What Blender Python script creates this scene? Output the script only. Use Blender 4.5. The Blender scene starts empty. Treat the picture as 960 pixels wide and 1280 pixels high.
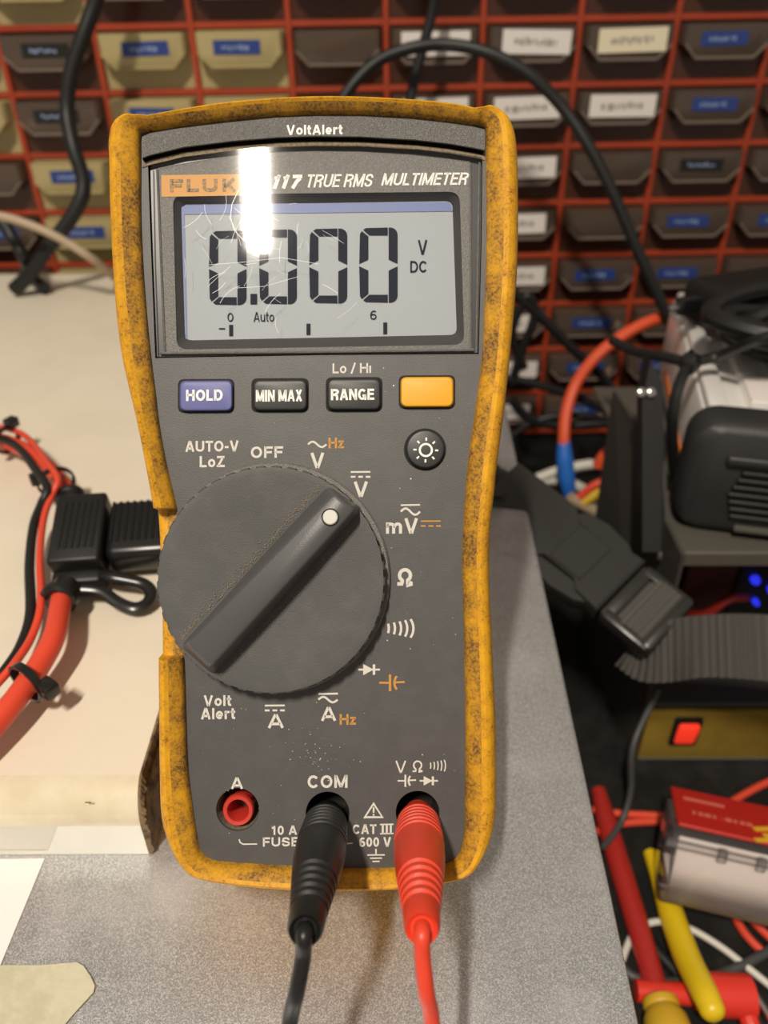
import bpy, bmesh, math, random
from mathutils import Vector, Matrix

random.seed(7)
SC = bpy.context.scene
COL = SC.collection

# ------------------------------------------------------------------ camera, world, light, exposure
F = 950.0                       # focal length in pixels of the 960x1280 frame
PITCH = math.radians(34.0)
CAM = Vector((0.0, 0.0, 0.315))
sp, cp = math.sin(PITCH), math.cos(PITCH)
RX = Vector((1, 0, 0)); UY = Vector((0, sp, cp)); NZ = Vector((0, -cp, sp))

cam_data = bpy.data.cameras.new('camera')
cam = bpy.data.objects.new('camera', cam_data)
COL.objects.link(cam)
cam_data.sensor_fit = 'VERTICAL'
cam_data.sensor_height = 36.0
cam_data.lens = F * 36.0 / 1280.0
cam_data.clip_start = 0.005
cam_data.clip_end = 50
m = Matrix((RX, UY, NZ)).transposed().to_4x4()
m.translation = CAM
cam.matrix_world = m
cam_data.dof.use_dof = True
cam_data.dof.focus_distance = 0.154
cam_data.dof.aperture_fstop = cam_data.lens / 1.7
SC.camera = cam

world = bpy.data.worlds.new('world'); SC.world = world
world.use_nodes = True
bg = world.node_tree.nodes['Background']
bg.inputs[0].default_value = (1.0, 0.90, 0.78, 1)
bg.inputs[1].default_value = 0.29

def area(name, loc, target, sx, sy, power, color):
    l = bpy.data.lights.new(name, 'AREA'); l.shape = 'RECTANGLE'
    l.size = sx; l.size_y = sy; l.energy = power; l.color = color
    o = bpy.data.objects.new(name, l); COL.objects.link(o)
    o.location = loc
    return o
lamp = area('tube_light', (-0.238, -0.572, 1.42), None, 0.031, 0.25, 27.5, (1.0, 0.90, 0.77))
lamp.rotation_euler = (0, 0, math.radians(-6.0))
SC.view_settings.view_transform = 'Standard'
SC.view_settings.look = 'None'
SC.view_settings.gamma = 1.0
SC.view_settings.use_curve_mapping = False
SC.view_settings.exposure = 0.0

# ------------------------------------------------------------------ pixel rays -> places in the room
def W(px, py, zc):
    return CAM + RX*((px-480)/F*zc) - UY*((py-640)/F*zc) - NZ*zc
def at_Z(px, py, z):
    d = RX*((px-480)/F) - UY*((py-640)/F) - NZ
    return CAM + d*((z-CAM.z)/d.z)
def at_Y(px, py, y):
    d = RX*((px-480)/F) - UY*((py-640)/F) - NZ
    return CAM + d*((y-CAM.y)/d.y)

# ------------------------------------------------------------------ materials
MATS = {}
def rgb(r, g, b):
    f = lambda c: (c/255/12.92) if c/255 <= 0.04045 else ((c/255+0.055)/1.055)**2.4
    return (f(r), f(g), f(b), 1)
def mat(name, col, rough=0.5, metal=0.0, col2=None, scale=200.0, lo=0.45, hi=0.65, bump=0.0, bscale=900.0,
        spec=0.5, emit=None, estr=0.0, detail=4.0, coat=0.0, mapscale=None):
    m = bpy.data.materials.new(name); m.use_nodes = True
    nt = m.node_tree; b = nt.nodes['Principled BSDF']
    b.inputs['Base Color'].default_value = col
    b.inputs['Roughness'].default_value = rough
    b.inputs['Metallic'].default_value = metal
    b.inputs['Specular IOR Level'].default_value = spec
    b.inputs['Coat Weight'].default_value = coat
    tc = nt.nodes.new('ShaderNodeTexCoord')
    src = tc.outputs['Object']
    if mapscale:
        mp = nt.nodes.new('ShaderNodeMapping'); mp.inputs['Scale'].default_value = mapscale
        nt.links.new(src, mp.inputs['Vector']); src = mp.outputs['Vector']
    if col2 is not None:
        n = nt.nodes.new('ShaderNodeTexNoise'); n.inputs['Scale'].default_value = scale
        n.inputs['Detail'].default_value = detail; n.inputs['Roughness'].default_value = 0.65
        nt.links.new(src, n.inputs['Vector'])
        r = nt.nodes.new('ShaderNodeValToRGB')
        r.color_ramp.elements[0].position = lo; r.color_ramp.elements[0].color = col
        r.color_ramp.elements[1].position = hi; r.color_ramp.elements[1].color = col2
        nt.links.new(n.outputs['Fac'], r.inputs['Fac'])
        nt.links.new(r.outputs['Color'], b.inputs['Base Color'])
    if bump:
        n2 = nt.nodes.new('ShaderNodeTexNoise'); n2.inputs['Scale'].default_value = bscale
        n2.inputs['Detail'].default_value = 2.0
        nt.links.new(src, n2.inputs['Vector'])
        bp = nt.nodes.new('ShaderNodeBump'); bp.inputs['Strength'].default_value = bump
        bp.inputs['Distance'].default_value = 0.0004
        nt.links.new(n2.outputs['Fac'], bp.inputs['Height'])
        nt.links.new(bp.outputs['Normal'], b.inputs['Normal'])
    if emit:
        b.inputs['Emission Color'].default_value = emit
        b.inputs['Emission Strength'].default_value = estr
    MATS[name] = m
    return m

def grime_mat(name, base, mid, dark, s1, s2, lo1, hi1, lo2, hi2, rough=0.55, bump=0.25):
    """rubber with two layers of ingrained dirt"""
    m = bpy.data.materials.new(name); m.use_nodes = True
    nt = m.node_tree; b = nt.nodes['Principled BSDF']
    b.inputs['Roughness'].default_value = rough
    b.inputs['Specular IOR Level'].default_value = 0.4
    tc = nt.nodes.new('ShaderNodeTexCoord')
    def layer(scale, lo, hi, detail):
        n = nt.nodes.new('ShaderNodeTexNoise'); n.inputs['Scale'].default_value = scale
        n.inputs['Detail'].default_value = detail; n.inputs['Roughness'].default_value = 0.7
        nt.links.new(tc.outputs['Object'], n.inputs['Vector'])
        r = nt.nodes.new('ShaderNodeMapRange'); r.inputs['From Min'].default_value = lo; r.inputs['From Max'].default_value = hi
        nt.links.new(n.outputs['Fac'], r.inputs['Value'])
        return n, r.outputs['Result']
    n1, f1 = layer(s1, lo1, hi1, 6)
    n2, f2 = layer(s2, lo2, hi2, 3)
    mx = nt.nodes.new('ShaderNodeMix'); mx.data_type = 'RGBA'
    mx.inputs['A'].default_value = base; mx.inputs['B'].default_value = mid
    nt.links.new(f1, mx.inputs['Factor'])
    mx2 = nt.nodes.new('ShaderNodeMix'); mx2.data_type = 'RGBA'
    nt.links.new(mx.outputs['Result'], mx2.inputs['A']); mx2.inputs['B'].default_value = dark
    mu = nt.nodes.new('ShaderNodeMath'); mu.operation = 'MULTIPLY'
    nt.links.new(f2, mu.inputs[0]); nt.links.new(f1, mu.inputs[1])
    nt.links.new(mu.outputs[0], mx2.inputs['Factor'])
    nt.links.new(mx2.outputs['Result'], b.inputs['Base Color'])
    bp = nt.nodes.new('ShaderNodeBump'); bp.inputs['Strength'].default_value = bump; bp.inputs['Distance'].default_value = 0.0003
    nt.links.new(n2.outputs['Fac'], bp.inputs['Height']); nt.links.new(bp.outputs['Normal'], b.inputs['Normal'])
    MATS[name] = m
    return m

def clear_mat(name, tint, fac, rough=0.03, body=None, bodyfac=0.0):
    """thin clear plastic: see-through with a mirror-like skin, optionally a milky or smoky body"""
    m = bpy.data.materials.new(name); m.use_nodes = True
    nt = m.node_tree; nt.nodes.remove(nt.nodes['Principled BSDF'])
    out = nt.nodes['Material Output']
    t = nt.nodes.new('ShaderNodeBsdfTransparent'); t.inputs[0].default_value = tint
    g = nt.nodes.new('ShaderNodeBsdfGlossy'); g.inputs['Roughness'].default_value = rough
    lw = nt.nodes.new('ShaderNodeFresnel'); lw.inputs['IOR'].default_value = 1.46
    src = t.outputs[0]
    if body:
        d = nt.nodes.new('ShaderNodeBsdfDiffuse'); d.inputs[0].default_value = body
        mb = nt.nodes.new('ShaderNodeMixShader'); mb.inputs[0].default_value = bodyfac
        nt.links.new(src, mb.inputs[1]); nt.links.new(d.outputs[0], mb.inputs[2]); src = mb.outputs[0]
    mu = nt.nodes.new('ShaderNodeMath'); mu.operation = 'MULTIPLY'; mu.inputs[1].default_value = fac
    nt.links.new(lw.outputs[0], mu.inputs[0])
    mx = nt.nodes.new('ShaderNodeMixShader')
    nt.links.new(mu.outputs[0], mx.inputs[0]); nt.links.new(src, mx.inputs[1]); nt.links.new(g.outputs[0], mx.inputs[2])
    nt.links.new(mx.outputs[0], out.inputs['Surface'])
    MATS[name] = m
    return m

def metal_mat(name, c1, c2, rough, scale, bump=0.35):
    """galvanised sheet: fine bright spangle grains over dull zinc"""
    m = bpy.data.materials.new(name); m.use_nodes = True
    nt = m.node_tree; b = nt.nodes['Principled BSDF']
    b.inputs['Metallic'].default_value = 0.70
    tc = nt.nodes.new('ShaderNodeTexCoord')
    n = nt.nodes.new('ShaderNodeTexNoise'); n.inputs['Scale'].default_value = scale; n.inputs['Detail'].default_value = 3
    n.inputs['Roughness'].default_value = 0.8
    nt.links.new(tc.outputs['Object'], n.inputs['Vector'])
    r = nt.nodes.new('ShaderNodeValToRGB')
    r.color_ramp.elements[0].position = 0.47; r.color_ramp.elements[0].color = c1
    r.color_ramp.elements[1].position = 0.60; r.color_ramp.elements[1].color = c2
    nt.links.new(n.outputs['Fac'], r.inputs['Fac'])
    n3 = nt.nodes.new('ShaderNodeTexNoise'); n3.inputs['Scale'].default_value = 28; n3.inputs['Detail'].default_value = 5
    nt.links.new(tc.outputs['Object'], n3.inputs['Vector'])
    rr = nt.nodes.new('ShaderNodeMapRange'); rr.inputs['From Min'].default_value = 0.3; rr.inputs['From Max'].default_value = 0.7
    rr.inputs['To Min'].default_value = rough-0.06; rr.inputs['To Max'].default_value = rough+0.10
    nt.links.new(n3.outputs['Fac'], rr.inputs['Value']); nt.links.new(rr.outputs['Result'], b.inputs['Roughness'])
    r3 = nt.nodes.new('ShaderNodeMapRange'); r3.inputs['From Min'].default_value = 0.50; r3.inputs['From Max'].default_value = 0.72
    r3.inputs['To Max'].default_value = 0.55
    nt.links.new(n3.outputs['Fac'], r3.inputs['Value'])
    mx = nt.nodes.new('ShaderNodeMix'); mx.data_type = 'RGBA'
    nt.links.new(r3.outputs['Result'], mx.inputs['Factor']); nt.links.new(r.outputs['Color'], mx.inputs['A']); mx.inputs['B'].default_value = c2
    nt.links.new(mx.outputs['Result'], b.inputs['Base Color'])
    bp = nt.nodes.new('ShaderNodeBump'); bp.inputs['Strength'].default_value = bump; bp.inputs['Distance'].default_value = 0.0002
    nt.links.new(n.outputs['Fac'], bp.inputs['Height']); nt.links.new(bp.outputs['Normal'], b.inputs['Normal'])
    MATS[name] = m
    return m

grime_mat('holster', (0.70, 0.345, 0.010, 1), (0.52, 0.235, 0.010, 1), (0.12, 0.058, 0.012, 1), 230, 1700, 0.38, 0.70, 0.48, 0.64)
grime_mat('holster_dirty', (0.66, 0.325, 0.012, 1), (0.38, 0.185, 0.022, 1), (0.09, 0.050, 0.020, 1), 130, 1600, 0.36, 0.60, 0.42, 0.62, bump=0.3)
mat('panel_grey', (0.070, 0.067, 0.065, 1), 0.5, col2=(0.086, 0.082, 0.078, 1), scale=150, lo=0.4, hi=0.75, bump=0.16, bscale=4200)
mat('bar_grey', (0.115, 0.11, 0.103, 1), 0.38, bump=0.8, bscale=3000)
mat('bezel_grey', (0.125, 0.118, 0.108, 1), 0.45, col2=(0.20, 0.19, 0.17, 1), scale=2600, lo=0.5, hi=0.72, bump=0.4, bscale=3400)
mat('bezel_dark', (0.030, 0.029, 0.030, 1), 0.3)
mat('frame_dark', (0.050, 0.047, 0.045, 1), 0.45)
mat('gap_black', (0.008, 0.007, 0.006, 1), 0.8)
mat('dust', (0.25, 0.195, 0.125, 1), 0.9, col2=(0.11, 0.088, 0.06, 1), scale=1500, lo=0.45, hi=0.7)
mat('lcd', (0.325, 0.358, 0.378, 1), 0.55, col2=(0.34, 0.372, 0.392, 1), scale=3000)
mat('lcd_blue_shade', (0.12, 0.17, 0.37, 1), 0.5)  # bluish shadow at the screen's top and left edges, painted as strips
mat('lcd_ink', (0.010, 0.014, 0.028, 1), 0.6, spec=0.1)
mat('ink_white', (0.62, 0.59, 0.53, 1), 0.6)
mat('ink_bright', (0.86, 0.83, 0.78, 1), 0.6)
mat('ink_orange', (0.50, 0.245, 0.045, 1), 0.6)
mat('badge_orange', (0.58, 0.275, 0.045, 1), 0.55)
mat('badge_ink', (0.17, 0.14, 0.09, 1), 0.6, col2=(0.50, 0.24, 0.045, 1), scale=3500, lo=0.48, hi=0.56)
mat('knob', (0.063, 0.062, 0.060, 1), 0.48, col2=(0.078, 0.076, 0.072, 1), scale=120, bump=0.12, bscale=4200)
mat('knob_grip', (0.072, 0.073, 0.073, 1), 0.42, bump=0.08, bscale=4000)
mat('button_dark', (0.026, 0.028, 0.028, 1), 0.45, bump=0.06, bscale=4500)
mat('button_blue', (0.115, 0.125, 0.32, 1), 0.5, bump=0.06, bscale=4500)
mat('button_yellow', (0.78, 0.37, 0.012, 1), 0.5, bump=0.05, bscale=4500)
mat('jack_red', (0.52, 0.035, 0.022, 1), 0.45, bump=0.2)
mat('plug_black', (0.010, 0.010, 0.010, 1), 0.38, spec=0.4)
mat('plug_red', (0.70, 0.052, 0.02, 1), 0.42, bump=0.1, bscale=1200)
mat('dot_white', (0.62, 0.60, 0.55, 1), 0.5)
mat('scratch', (0.75, 0.75, 0.75, 1), 0.4)
clear_mat('lens_clear', (1, 1, 1, 1), 0.8, 0.035)
metal_mat('galvanised', (0.46, 0.463, 0.475, 1), (1.0, 1.0, 1.0, 1), 0.20, 3400, 0.42)
mat('laminate', (0.735, 0.665, 0.54, 1), 0.4, col2=(0.70, 0.63, 0.505, 1), scale=25, bump=0.05, bscale=500)
mat('laminate_edge', (0.70, 0.63, 0.47, 1), 0.12, col2=(0.63, 0.555, 0.39, 1), scale=60, coat=0.8)
mat('chipboard', (0.20, 0.135, 0.07, 1), 0.9, col2=(0.05, 0.03, 0.015, 1), scale=260, lo=0.45, hi=0.62, bump=0.8, bscale=400)
mat('paper', (0.80, 0.77, 0.75, 1), 0.7, bump=0.05)
mat('tape', (0.56, 0.53, 0.39, 1), 0.7, col2=(0.49, 0.455, 0.32, 1), scale=130, bump=0.3, bscale=700)
mat('black_plastic', (0.008, 0.008, 0.008, 1), 0.45, bump=0.1, bscale=1500, spec=0.4)
mat('black_gloss', (0.010, 0.010, 0.010, 1), 0.28)
mat('dark_plastic', (0.022, 0.022, 0.022, 1), 0.5, bump=0.2, bscale=600)
mat('wire_red', (0.68, 0.065, 0.03, 1), 0.42)
mat('wire_red_dark', (0.42, 0.03, 0.02, 1), 0.45)
mat('wire_orange', (0.70, 0.085, 0.025, 1), 0.45)
mat('wire_black', (0.010, 0.010, 0.010, 1), 0.45, spec=0.4)
mat('wire_grey', (0.05, 0.05, 0.05, 1), 0.5)
mat('wire_beige', (0.42, 0.32, 0.22, 1), 0.5)
mat('wire_white', (0.60, 0.57, 0.50, 1), 0.5)
mat('wire_yellow', (0.62, 0.40, 0.03, 1), 0.5)
mat('shrink_blue', (0.02, 0.14, 0.52, 1), 0.4)
mat('cabinet_red', (0.38, 0.048, 0.014, 1), 0.45, col2=(0.31, 0.04, 0.012, 1), scale=12)
mat('cabinet_inside', (0.50, 0.065, 0.025, 1), 0.6)
mat('drawer_beige', (0.42, 0.345, 0.165, 1), 0.42, col2=(0.37, 0.30, 0.14, 1), scale=9)
clear_mat('drawer_smoke', (0.66, 0.55, 0.48, 1), 1.0, 0.18, (0.20, 0.075, 0.045, 1), 0.34)
clear_mat('drawer_smoke_pull', (0.66, 0.55, 0.48, 1), 1.0, 0.16, (0.21, 0.155, 0.12, 1), 0.42)
mat('contents_dark', (0.05, 0.032, 0.025, 1), 0.6, col2=(0.11, 0.06, 0.04, 1), scale=60)
mat('label_white', (0.78, 0.72, 0.68, 1), 0.6)
mat('label_cream', (0.78, 0.70, 0.50, 1), 0.6)
mat('label_blue', (0.022, 0.052, 0.22, 1), 0.35)
mat('label_black', (0.012, 0.011, 0.010, 1), 0.35)
mat('label_pale_ink', (0.22, 0.29, 0.46, 1), 0.6)
mat('label_grey_ink', (0.34, 0.31, 0.28, 1), 0.6)
mat('bench_black', (0.008, 0.008, 0.007, 1), 0.75, spec=0.2, col2=(0.018, 0.017, 0.016, 1), scale=40, bump=0.3, bscale=200)
mat('wall_paint', (0.45, 0.42, 0.38, 1), 0.8)
mat('rack_black', (0.050, 0.046, 0.040, 1), 0.5)
mat('drawer_lip', (0.20, 0.155, 0.125, 1), 0.3)
mat('laminate_face_sheen', (0.64, 0.62, 0.52, 1), 0.10, coat=0.9)
mat('rack_bar', (0.085, 0.078, 0.065, 1), 0.45)
mat('aluminium', (0.86, 0.84, 0.80, 1), 0.32, metal=0.3, bump=0.1, bscale=300)
mat('orange_stripe', (0.60, 0.14, 0.02, 1), 0.4)
mat('gold_panel', (0.30, 0.20, 0.032, 1), 0.40, col2=(0.25, 0.165, 0.027, 1), scale=60)
mat('switch_red', (0.75, 0.03, 0.015, 1), 0.35, emit=(1.0, 0.05, 0.02, 1), estr=0.55)
mat('led_blue', (0.02, 0.02, 0.6, 1), 0.4, emit=(0.03, 0.04, 1.0, 1), estr=0.8)
mat('led_red', (0.6, 0.02, 0.02, 1), 0.4, emit=(1.0, 0.03, 0.05, 1), estr=0.5)
mat('unit_maroon', (0.05, 0.006, 0.006, 1), 0.5)
mat('webbing', (0.070, 0.064, 0.057, 1), 0.8, bump=0.6, bscale=1200)
mat('buckle_black', (0.022, 0.021, 0.019, 1), 0.34, bump=0.12, bscale=700)
mat('probe_red', (0.36, 0.020, 0.015, 1), 0.4)
mat('probe_bright_red', (0.66, 0.035, 0.020, 1), 0.35)
mat('handle_yellow', (0.72, 0.50, 0.012, 1), 0.35)
mat('cap_yellow', (0.56, 0.34, 0.02, 1), 0.5)
mat('card_red', (0.46, 0.02, 0.012, 1), 0.4)
mat('label_pale_red', (0.62, 0.16, 0.11, 1), 0.5)
mat('card_yellow', (0.75, 0.42, 0.03, 1), 0.5)
mat('foam_white', (0.74, 0.66, 0.61, 1), 0.8)
clear_mat('box_clear', (0.97, 0.96, 0.96, 1), 1.0, 0.06, (0.70, 0.68, 0.70, 1), 0.07)
mat('steel_bright', (0.60, 0.58, 0.54, 1), 0.25, metal=1.0)
mat('brass_dark', (0.10, 0.08, 0.06, 1), 0.5)

# ------------------------------------------------------------------ mesh builder
class MB:
    def __init__(s):
        s.v = []; s.f = []; s.m = []; s.mats = []
    def mi(s, name):
        if name not in s.mats: s.mats.append(name)
        return s.mats.index(name)
    def add(s, verts, faces, mt):
        b = len(s.v); k = s.mi(mt)
        s.v += [Vector(p) for p in verts]
        for f in faces:
            s.f.append(tuple(i+b for i in f)); s.m.append(k)
    def poly(s, pts, mt):
        s.add(pts, [tuple(range(len(pts)))], mt)
    def from_bm(s, bm, mt, T=None):
        bm.verts.ensure_lookup_table(); bm.verts.index_update()
        s.add([(T @ v.co) if T else v.co.copy() for v in bm.verts], [tuple(v.index for v in f.verts) for f in bm.faces], mt)
        bm.free()
    def box(s, size, T, mt, bevel=0.0, seg=2):
        bm = bmesh.new(); bmesh.ops.create_cube(bm, size=1.0)
        for v in bm.verts: v.co = Vector((v.co.x*size[0], v.co.y*size[1], v.co.z*size[2]))
        if bevel: bmesh.ops.bevel(bm, geom=bm.edges[:], offset=bevel, segments=seg, affect='EDGES', profile=0.5)
        if not isinstance(T, Matrix): T = Matrix.Translation(Vector(T))
        s.from_bm(bm, mt, T)
    def loft(s, rings, mt, closed=True, cap0=False, cap1=False, mts=None):
        n = len(rings[0]); b = len(s.v)
        for r in rings: s.v += [Vector(p) for p in r]
        for i in range(len(rings)-1):
            k = s.mi(mts[i] if mts else mt)
            for j in range(n if closed else n-1):
                j2 = (j+1) % n
                s.f.append((b+i*n+j, b+i*n+j2, b+(i+1)*n+j2, b+(i+1)*n+j)); s.m.append(k)
        k = s.mi(mt)
        if cap0: s.f.append(tuple(b+j for j in reversed(range(n)))); s.m.append(k)
        if cap1: s.f.append(tuple(b+(len(rings)-1)*n+j for j in range(n))); s.m.append(k)
    def tube(s, pts, rad, mt, sides=10, sub=6, caps=True, flat=1.0):
        P = spline([Vector(p) for p in pts], sub) if sub > 1 else [Vector(p) for p in pts]
        n = len(P)
        if isinstance(rad, (int, float)): R = [rad]*n
        else:
            R = []
            for i in range(n):
                t = i/(n-1)*(len(rad)-1); a = min(int(t), len(rad)-2); R.append(rad[a]+(rad[a+1]-rad[a])*(t-a))
        T0 = (P[1]-P[0]).normalized()
        ref = Vector((0, 0, 1)) if abs(T0.z) < 0.9 else Vector((1, 0, 0))
        nrm = (ref - T0*ref.dot(T0)).normalized()
        rings = []
        for i in range(n):
            T = (P[min(i+1, n-1)]-P[max(i-1, 0)]).normalized()
            nrm = (nrm - T*nrm.dot(T)).normalized(); bn = T.cross(nrm)
            rings.append([P[i]+(nrm*math.cos(a)*flat+bn*math.sin(a))*R[i] for a in [2*math.pi*j/sides for j in range(sides)]])
        s.loft(rings, mt, True, caps, caps)
    def lathe(s, prof, O, A, mt, sides=32, cap0=True, cap1=True, mts=None, ref=None):
        """prof: list of (distance along A, radius)"""
        O = Vector(O); A = Vector(A).normalized()
        ref = Vector(ref) if ref else (Vector((0, 0, 1)) if abs(A.z) < 0.9 else Vector((1, 0, 0)))
        u = (ref - A*ref.dot(A)).normalized(); v = A.cross(u)
        rings = [[O + A*h + (u*math.cos(t)+v*math.sin(t))*r for t in [2*math.pi*j/sides for j in range(sides)]] for h, r in prof]
        s.loft(rings, mt, True, cap0, cap1, mts)
    def prism(s, bot, top, mt):
        n = len(bot)
        s.loft([bot, top], mt, True, True, True)
    def build(s, name, parent=None, angle=35.0, smooth=True, origin=None):
        me = bpy.data.meshes.new(name)
        o3 = Vector(origin) if origin is not None else Vector((0, 0, 0))
        me.from_pydata([tuple(p-o3) for p in s.v], [], s.f)
        for k in s.mats: me.materials.append(MATS[k])
        me.polygons.foreach_set('material_index', s.m)
        bm = bmesh.new(); bm.from_mesh(me)
        bmesh.ops.recalc_face_normals(bm, faces=bm.faces[:])
        bm.to_mesh(me); bm.free()
        if smooth:
            me.shade_smooth(); me.set_sharp_from_angle(angle=math.radians(angle))
        me.update()
        o = bpy.data.objects.new(name, me); COL.objects.link(o)
        o.location = o3
        if parent is not None: o.parent = parent
        return o

def spline(P, sub):
    out = []
    n = len(P)
    for i in range(n-1):
        p0 = P[i-1] if i > 0 else P[0]*2-P[1]
        p1, p2 = P[i], P[i+1]
        p3 = P[i+2] if i+2 < n else P[-1]*2-P[-2]
        for k in range(sub):
            t = k/sub
            out.append(0.5*((2*p1)+(p2-p0)*t+(2*p0-5*p1+4*p2-p3)*t*t+(3*p1-p0-3*p2+p3)*t**3))
    out.append(P[-1].copy())
    return out

def tag(o, label=None, cat=None, group=None, kind=None):
    if label: o['label'] = label
    if cat: o['category'] = cat
    if group: o['group'] = group
    if kind: o['kind'] = kind
    return o
def empty(name, loc, label, cat, group=None, basis=None):
    o = bpy.data.objects.new(name, None); COL.objects.link(o)
    o.empty_display_size = 0.01
    if basis is not None:
        mm = basis.to_4x4(); mm.translation = Vector(loc); o.matrix_world = mm
    else:
        o.location = loc
    return tag(o, label, cat, group)
def frame(loc, x, y=None, z=None):
    """matrix with given x axis and approximate z axis"""
    x = Vector(x).normalized(); z = Vector(z)
    z = (z - x*z.dot(x)).normalized(); y = z.cross(x)
    mm = Matrix((x, y, z)).transposed().to_4x4(); mm.translation = Vector(loc)
    return mm
def rotz(loc, a):
    return Matrix.Translation(Vector(loc)) @ Matrix.Rotation(a, 4, 'Z')

# ------------------------------------------------------------------ structure and bench
CASE_Z = 0.134
BOARD_T = 0.0205
BOARD_Z = CASE_Z + BOARD_T
b = MB(); b.box((2.6, 0.05, 2.6), (0, 0.865, 0.55), 'wall_paint')
tag(b.build('wall_back'), 'plain painted wall behind the drawer cabinet', 'wall', kind='structure')
b = MB(); b.box((2.6, 2.4, 0.05), (0, -0.30, -0.785), 'wall_paint')
tag(b.build('floor'), 'plain floor under the workbench', 'floor', kind='structure')
b = MB(); b.box((1.7, 1.25, 0.03), (0, 0.20, -0.015), 'bench_black', 0.002)
for lx in (-.8, .8):
    for ly in (-.38, .78): b.box((.05, .05, .73), (lx, ly, -.395), 'bench_black', 0.002)
tag(b.build('workbench'), 'black workbench top under all the equipment', 'workbench')

# ------------------------------------------------------------------ small parts drawer cabinet
YC = 0.58
CW, CH = 0.0627, 0.0374
Z0 = CAM.z - 0.0122
PIV = Vector((0.0, YC, CAM.z-0.10))
CABM = Matrix.Translation(PIV) @ Matrix.Rotation(math.radians(-0.85), 4, 'Y') @ Matrix.Rotation(math.radians(0.8), 4, 'Z')
cab = bpy.data.objects.new('drawer_cabinet', None); COL.objects.link(cab); cab.matrix_world = CABM
tag(cab, 'wide red cabinet of small beige and smoky plastic parts drawers behind the multimeter', 'drawer cabinet')
KX, JX = range(-6, 6), range(-2, 8)
xl = lambda k: 0.0025 + CW*k
zl = lambda j: Z0 - CH*j - PIV.z
x0, x1 = xl(-6), xl(6); zt, zb = zl(-2), zl(8)
fr = MB(); DEP = 0.10; RIB = 0.0040
for k in range(-6, 7):
    fr.box((RIB, DEP, zt-zb+RIB), (xl(k), DEP/2, (zt+zb)/2), 'cabinet_red', 0.0006, 1)
for j in range(-2, 9):
    fr.box((x1-x0, DEP-0.001, RIB), ((x0+x1)/2, DEP/2+0.0005, zl(j)), 'cabinet_red', 0.0006, 1)
fr.box((x1-x0+0.01, 0.004, zt-zb+0.01), ((x0+x1)/2, DEP+0.001, (zt+zb)/2), 'cabinet_inside')
fr.build('cabinet_frame', cab, smooth=False)

def drawer_mesh(m1, m2, m3):
    d = MB(); w = CW-RIB-0.0012; h = CH-RIB-0.0010; hw = w/2
    # tray: front face, floor, sides, back
    d.box((w, 0.0018, h), (0, 0.0035, 0), m1)
    d.box((w, 0.085, 0.0014), (0, 0.046, -h/2+0.0007), m1)
    for s in (-1, 1): d.box((0.0014, 0.085, h*0.8), (s*(hw-0.0007), 0.046, -h*0.1), m1)
    d.box((w, 0.0014, h*0.8), (0, 0.088, -h*0.1), m1)
    # projecting pull with slanted lower corners and a rounded lip
    top, mid = h/2-0.0006, -0.0022
    def ring(y, dx, dz):
        return [(-hw+dx, y, top), (hw-dx, y, top), (hw-dx, y, mid+0.0065), (hw-dx-0.008, y, mid-dz), (-hw+dx+0.008, y, mid-dz), (-hw+dx, y, mid+0.0065)]
    d.loft([ring(0.003, 0.0004, -0.004), ring(-0.0065, 0.0010, 0.0008), ring(-0.0085, 0.0018, 0.0012), ring(-0.0095, 0.0030, -0.0004)], m2, True, False, True)
    e = ring(-0.0092, 0.0020, 0.0014)
    d.tube([Vector(e[i]) for i in (2, 3, 4, 5)], 0.0009, m3, 6, 1)
    return d
def contents_mesh(seed):
    c = MB(); r = random.Random(seed)
    for i in range(9):
        c.box((r.uniform(.006, .018), r.uniform(.006, .02), r.uniform(.005, .011)),
              Matrix.Translation((r.uniform(-.020, .020), r.uniform(.014, .06), -.010+r.uniform(0, .006))) @ Matrix.Rotation(r.uniform(0, 3), 4, (r.random(), r.random(), 1)), 'contents_dark', 0.0006, 1)
    return c
dm = {'b': drawer_mesh('drawer_beige', 'drawer_beige', 'drawer_beige').build('drawer'), 's': drawer_mesh('drawer_smoke', 'drawer_smoke_pull', 'drawer_lip').build('drawer')}
cm = [contents_mesh(i).build('contents') for i in range(3)]
def label_mesh(kind, seed):
    r = random.Random(seed); L = MB()
    big = kind in 'wc'
    lw, lh = (0.044, 0.0135) if big else (0.030, 0.0080)
    L.box((lw, 0.0004, lh), (0, 0, 0), {'w': 'label_white', 'c': 'label_cream', 'u': 'label_blue', 'k': 'label_black'}[kind], 0.0001, 1)
    x = -lw*0.30
    while x < lw*0.28:                      # blurred, unreadable strokes as in the photograph
        ww = r.uniform(0.0010, 0.0026); hh = lh*r.uniform(0.18, 0.34)
        L.box((ww, 0.0002, hh), (x, -0.0003, r.uniform(-.0006, .0006)), 'label_grey_ink' if big else 'label_pale_ink')
        x += ww + r.uniform(0.0005, 0.0014)
    return L
lm = {}
for kd in 'wcuk':
    for i in range(2): lm[kd, i] = label_mesh(kd, i*5+ord(kd)).build('drawer_label')
DR = {}   # (row, column) -> drawer colour + label kind
rows = {
 -2: 'b- s- b- s- s- s- s- s- s- s- s- s-',
 -1: 'b- s- b- s- s- s- s- s- sw s- b- s-',
  0: 's- b- sk bu bu s- sw sw sc su s- s-',
  1: 'b- b- sk bu b- s- sw sw sw su s- s-',
  2: 'bu su bu bu bu su sw sw s- sk s- s-',
  3: 'su su bu bu bu su sw sw s- su su s-',
  4: 'su su bu bu su su su sw su su s- s-',
  5: 'su su bu su su su su sw su s- su s-',
  6: 'su su bu su su su su sw su su s- s-',
  7: 'su su bu su su su su sw su su s- s-'}
first = {}
rr = random.Random(3)
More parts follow.
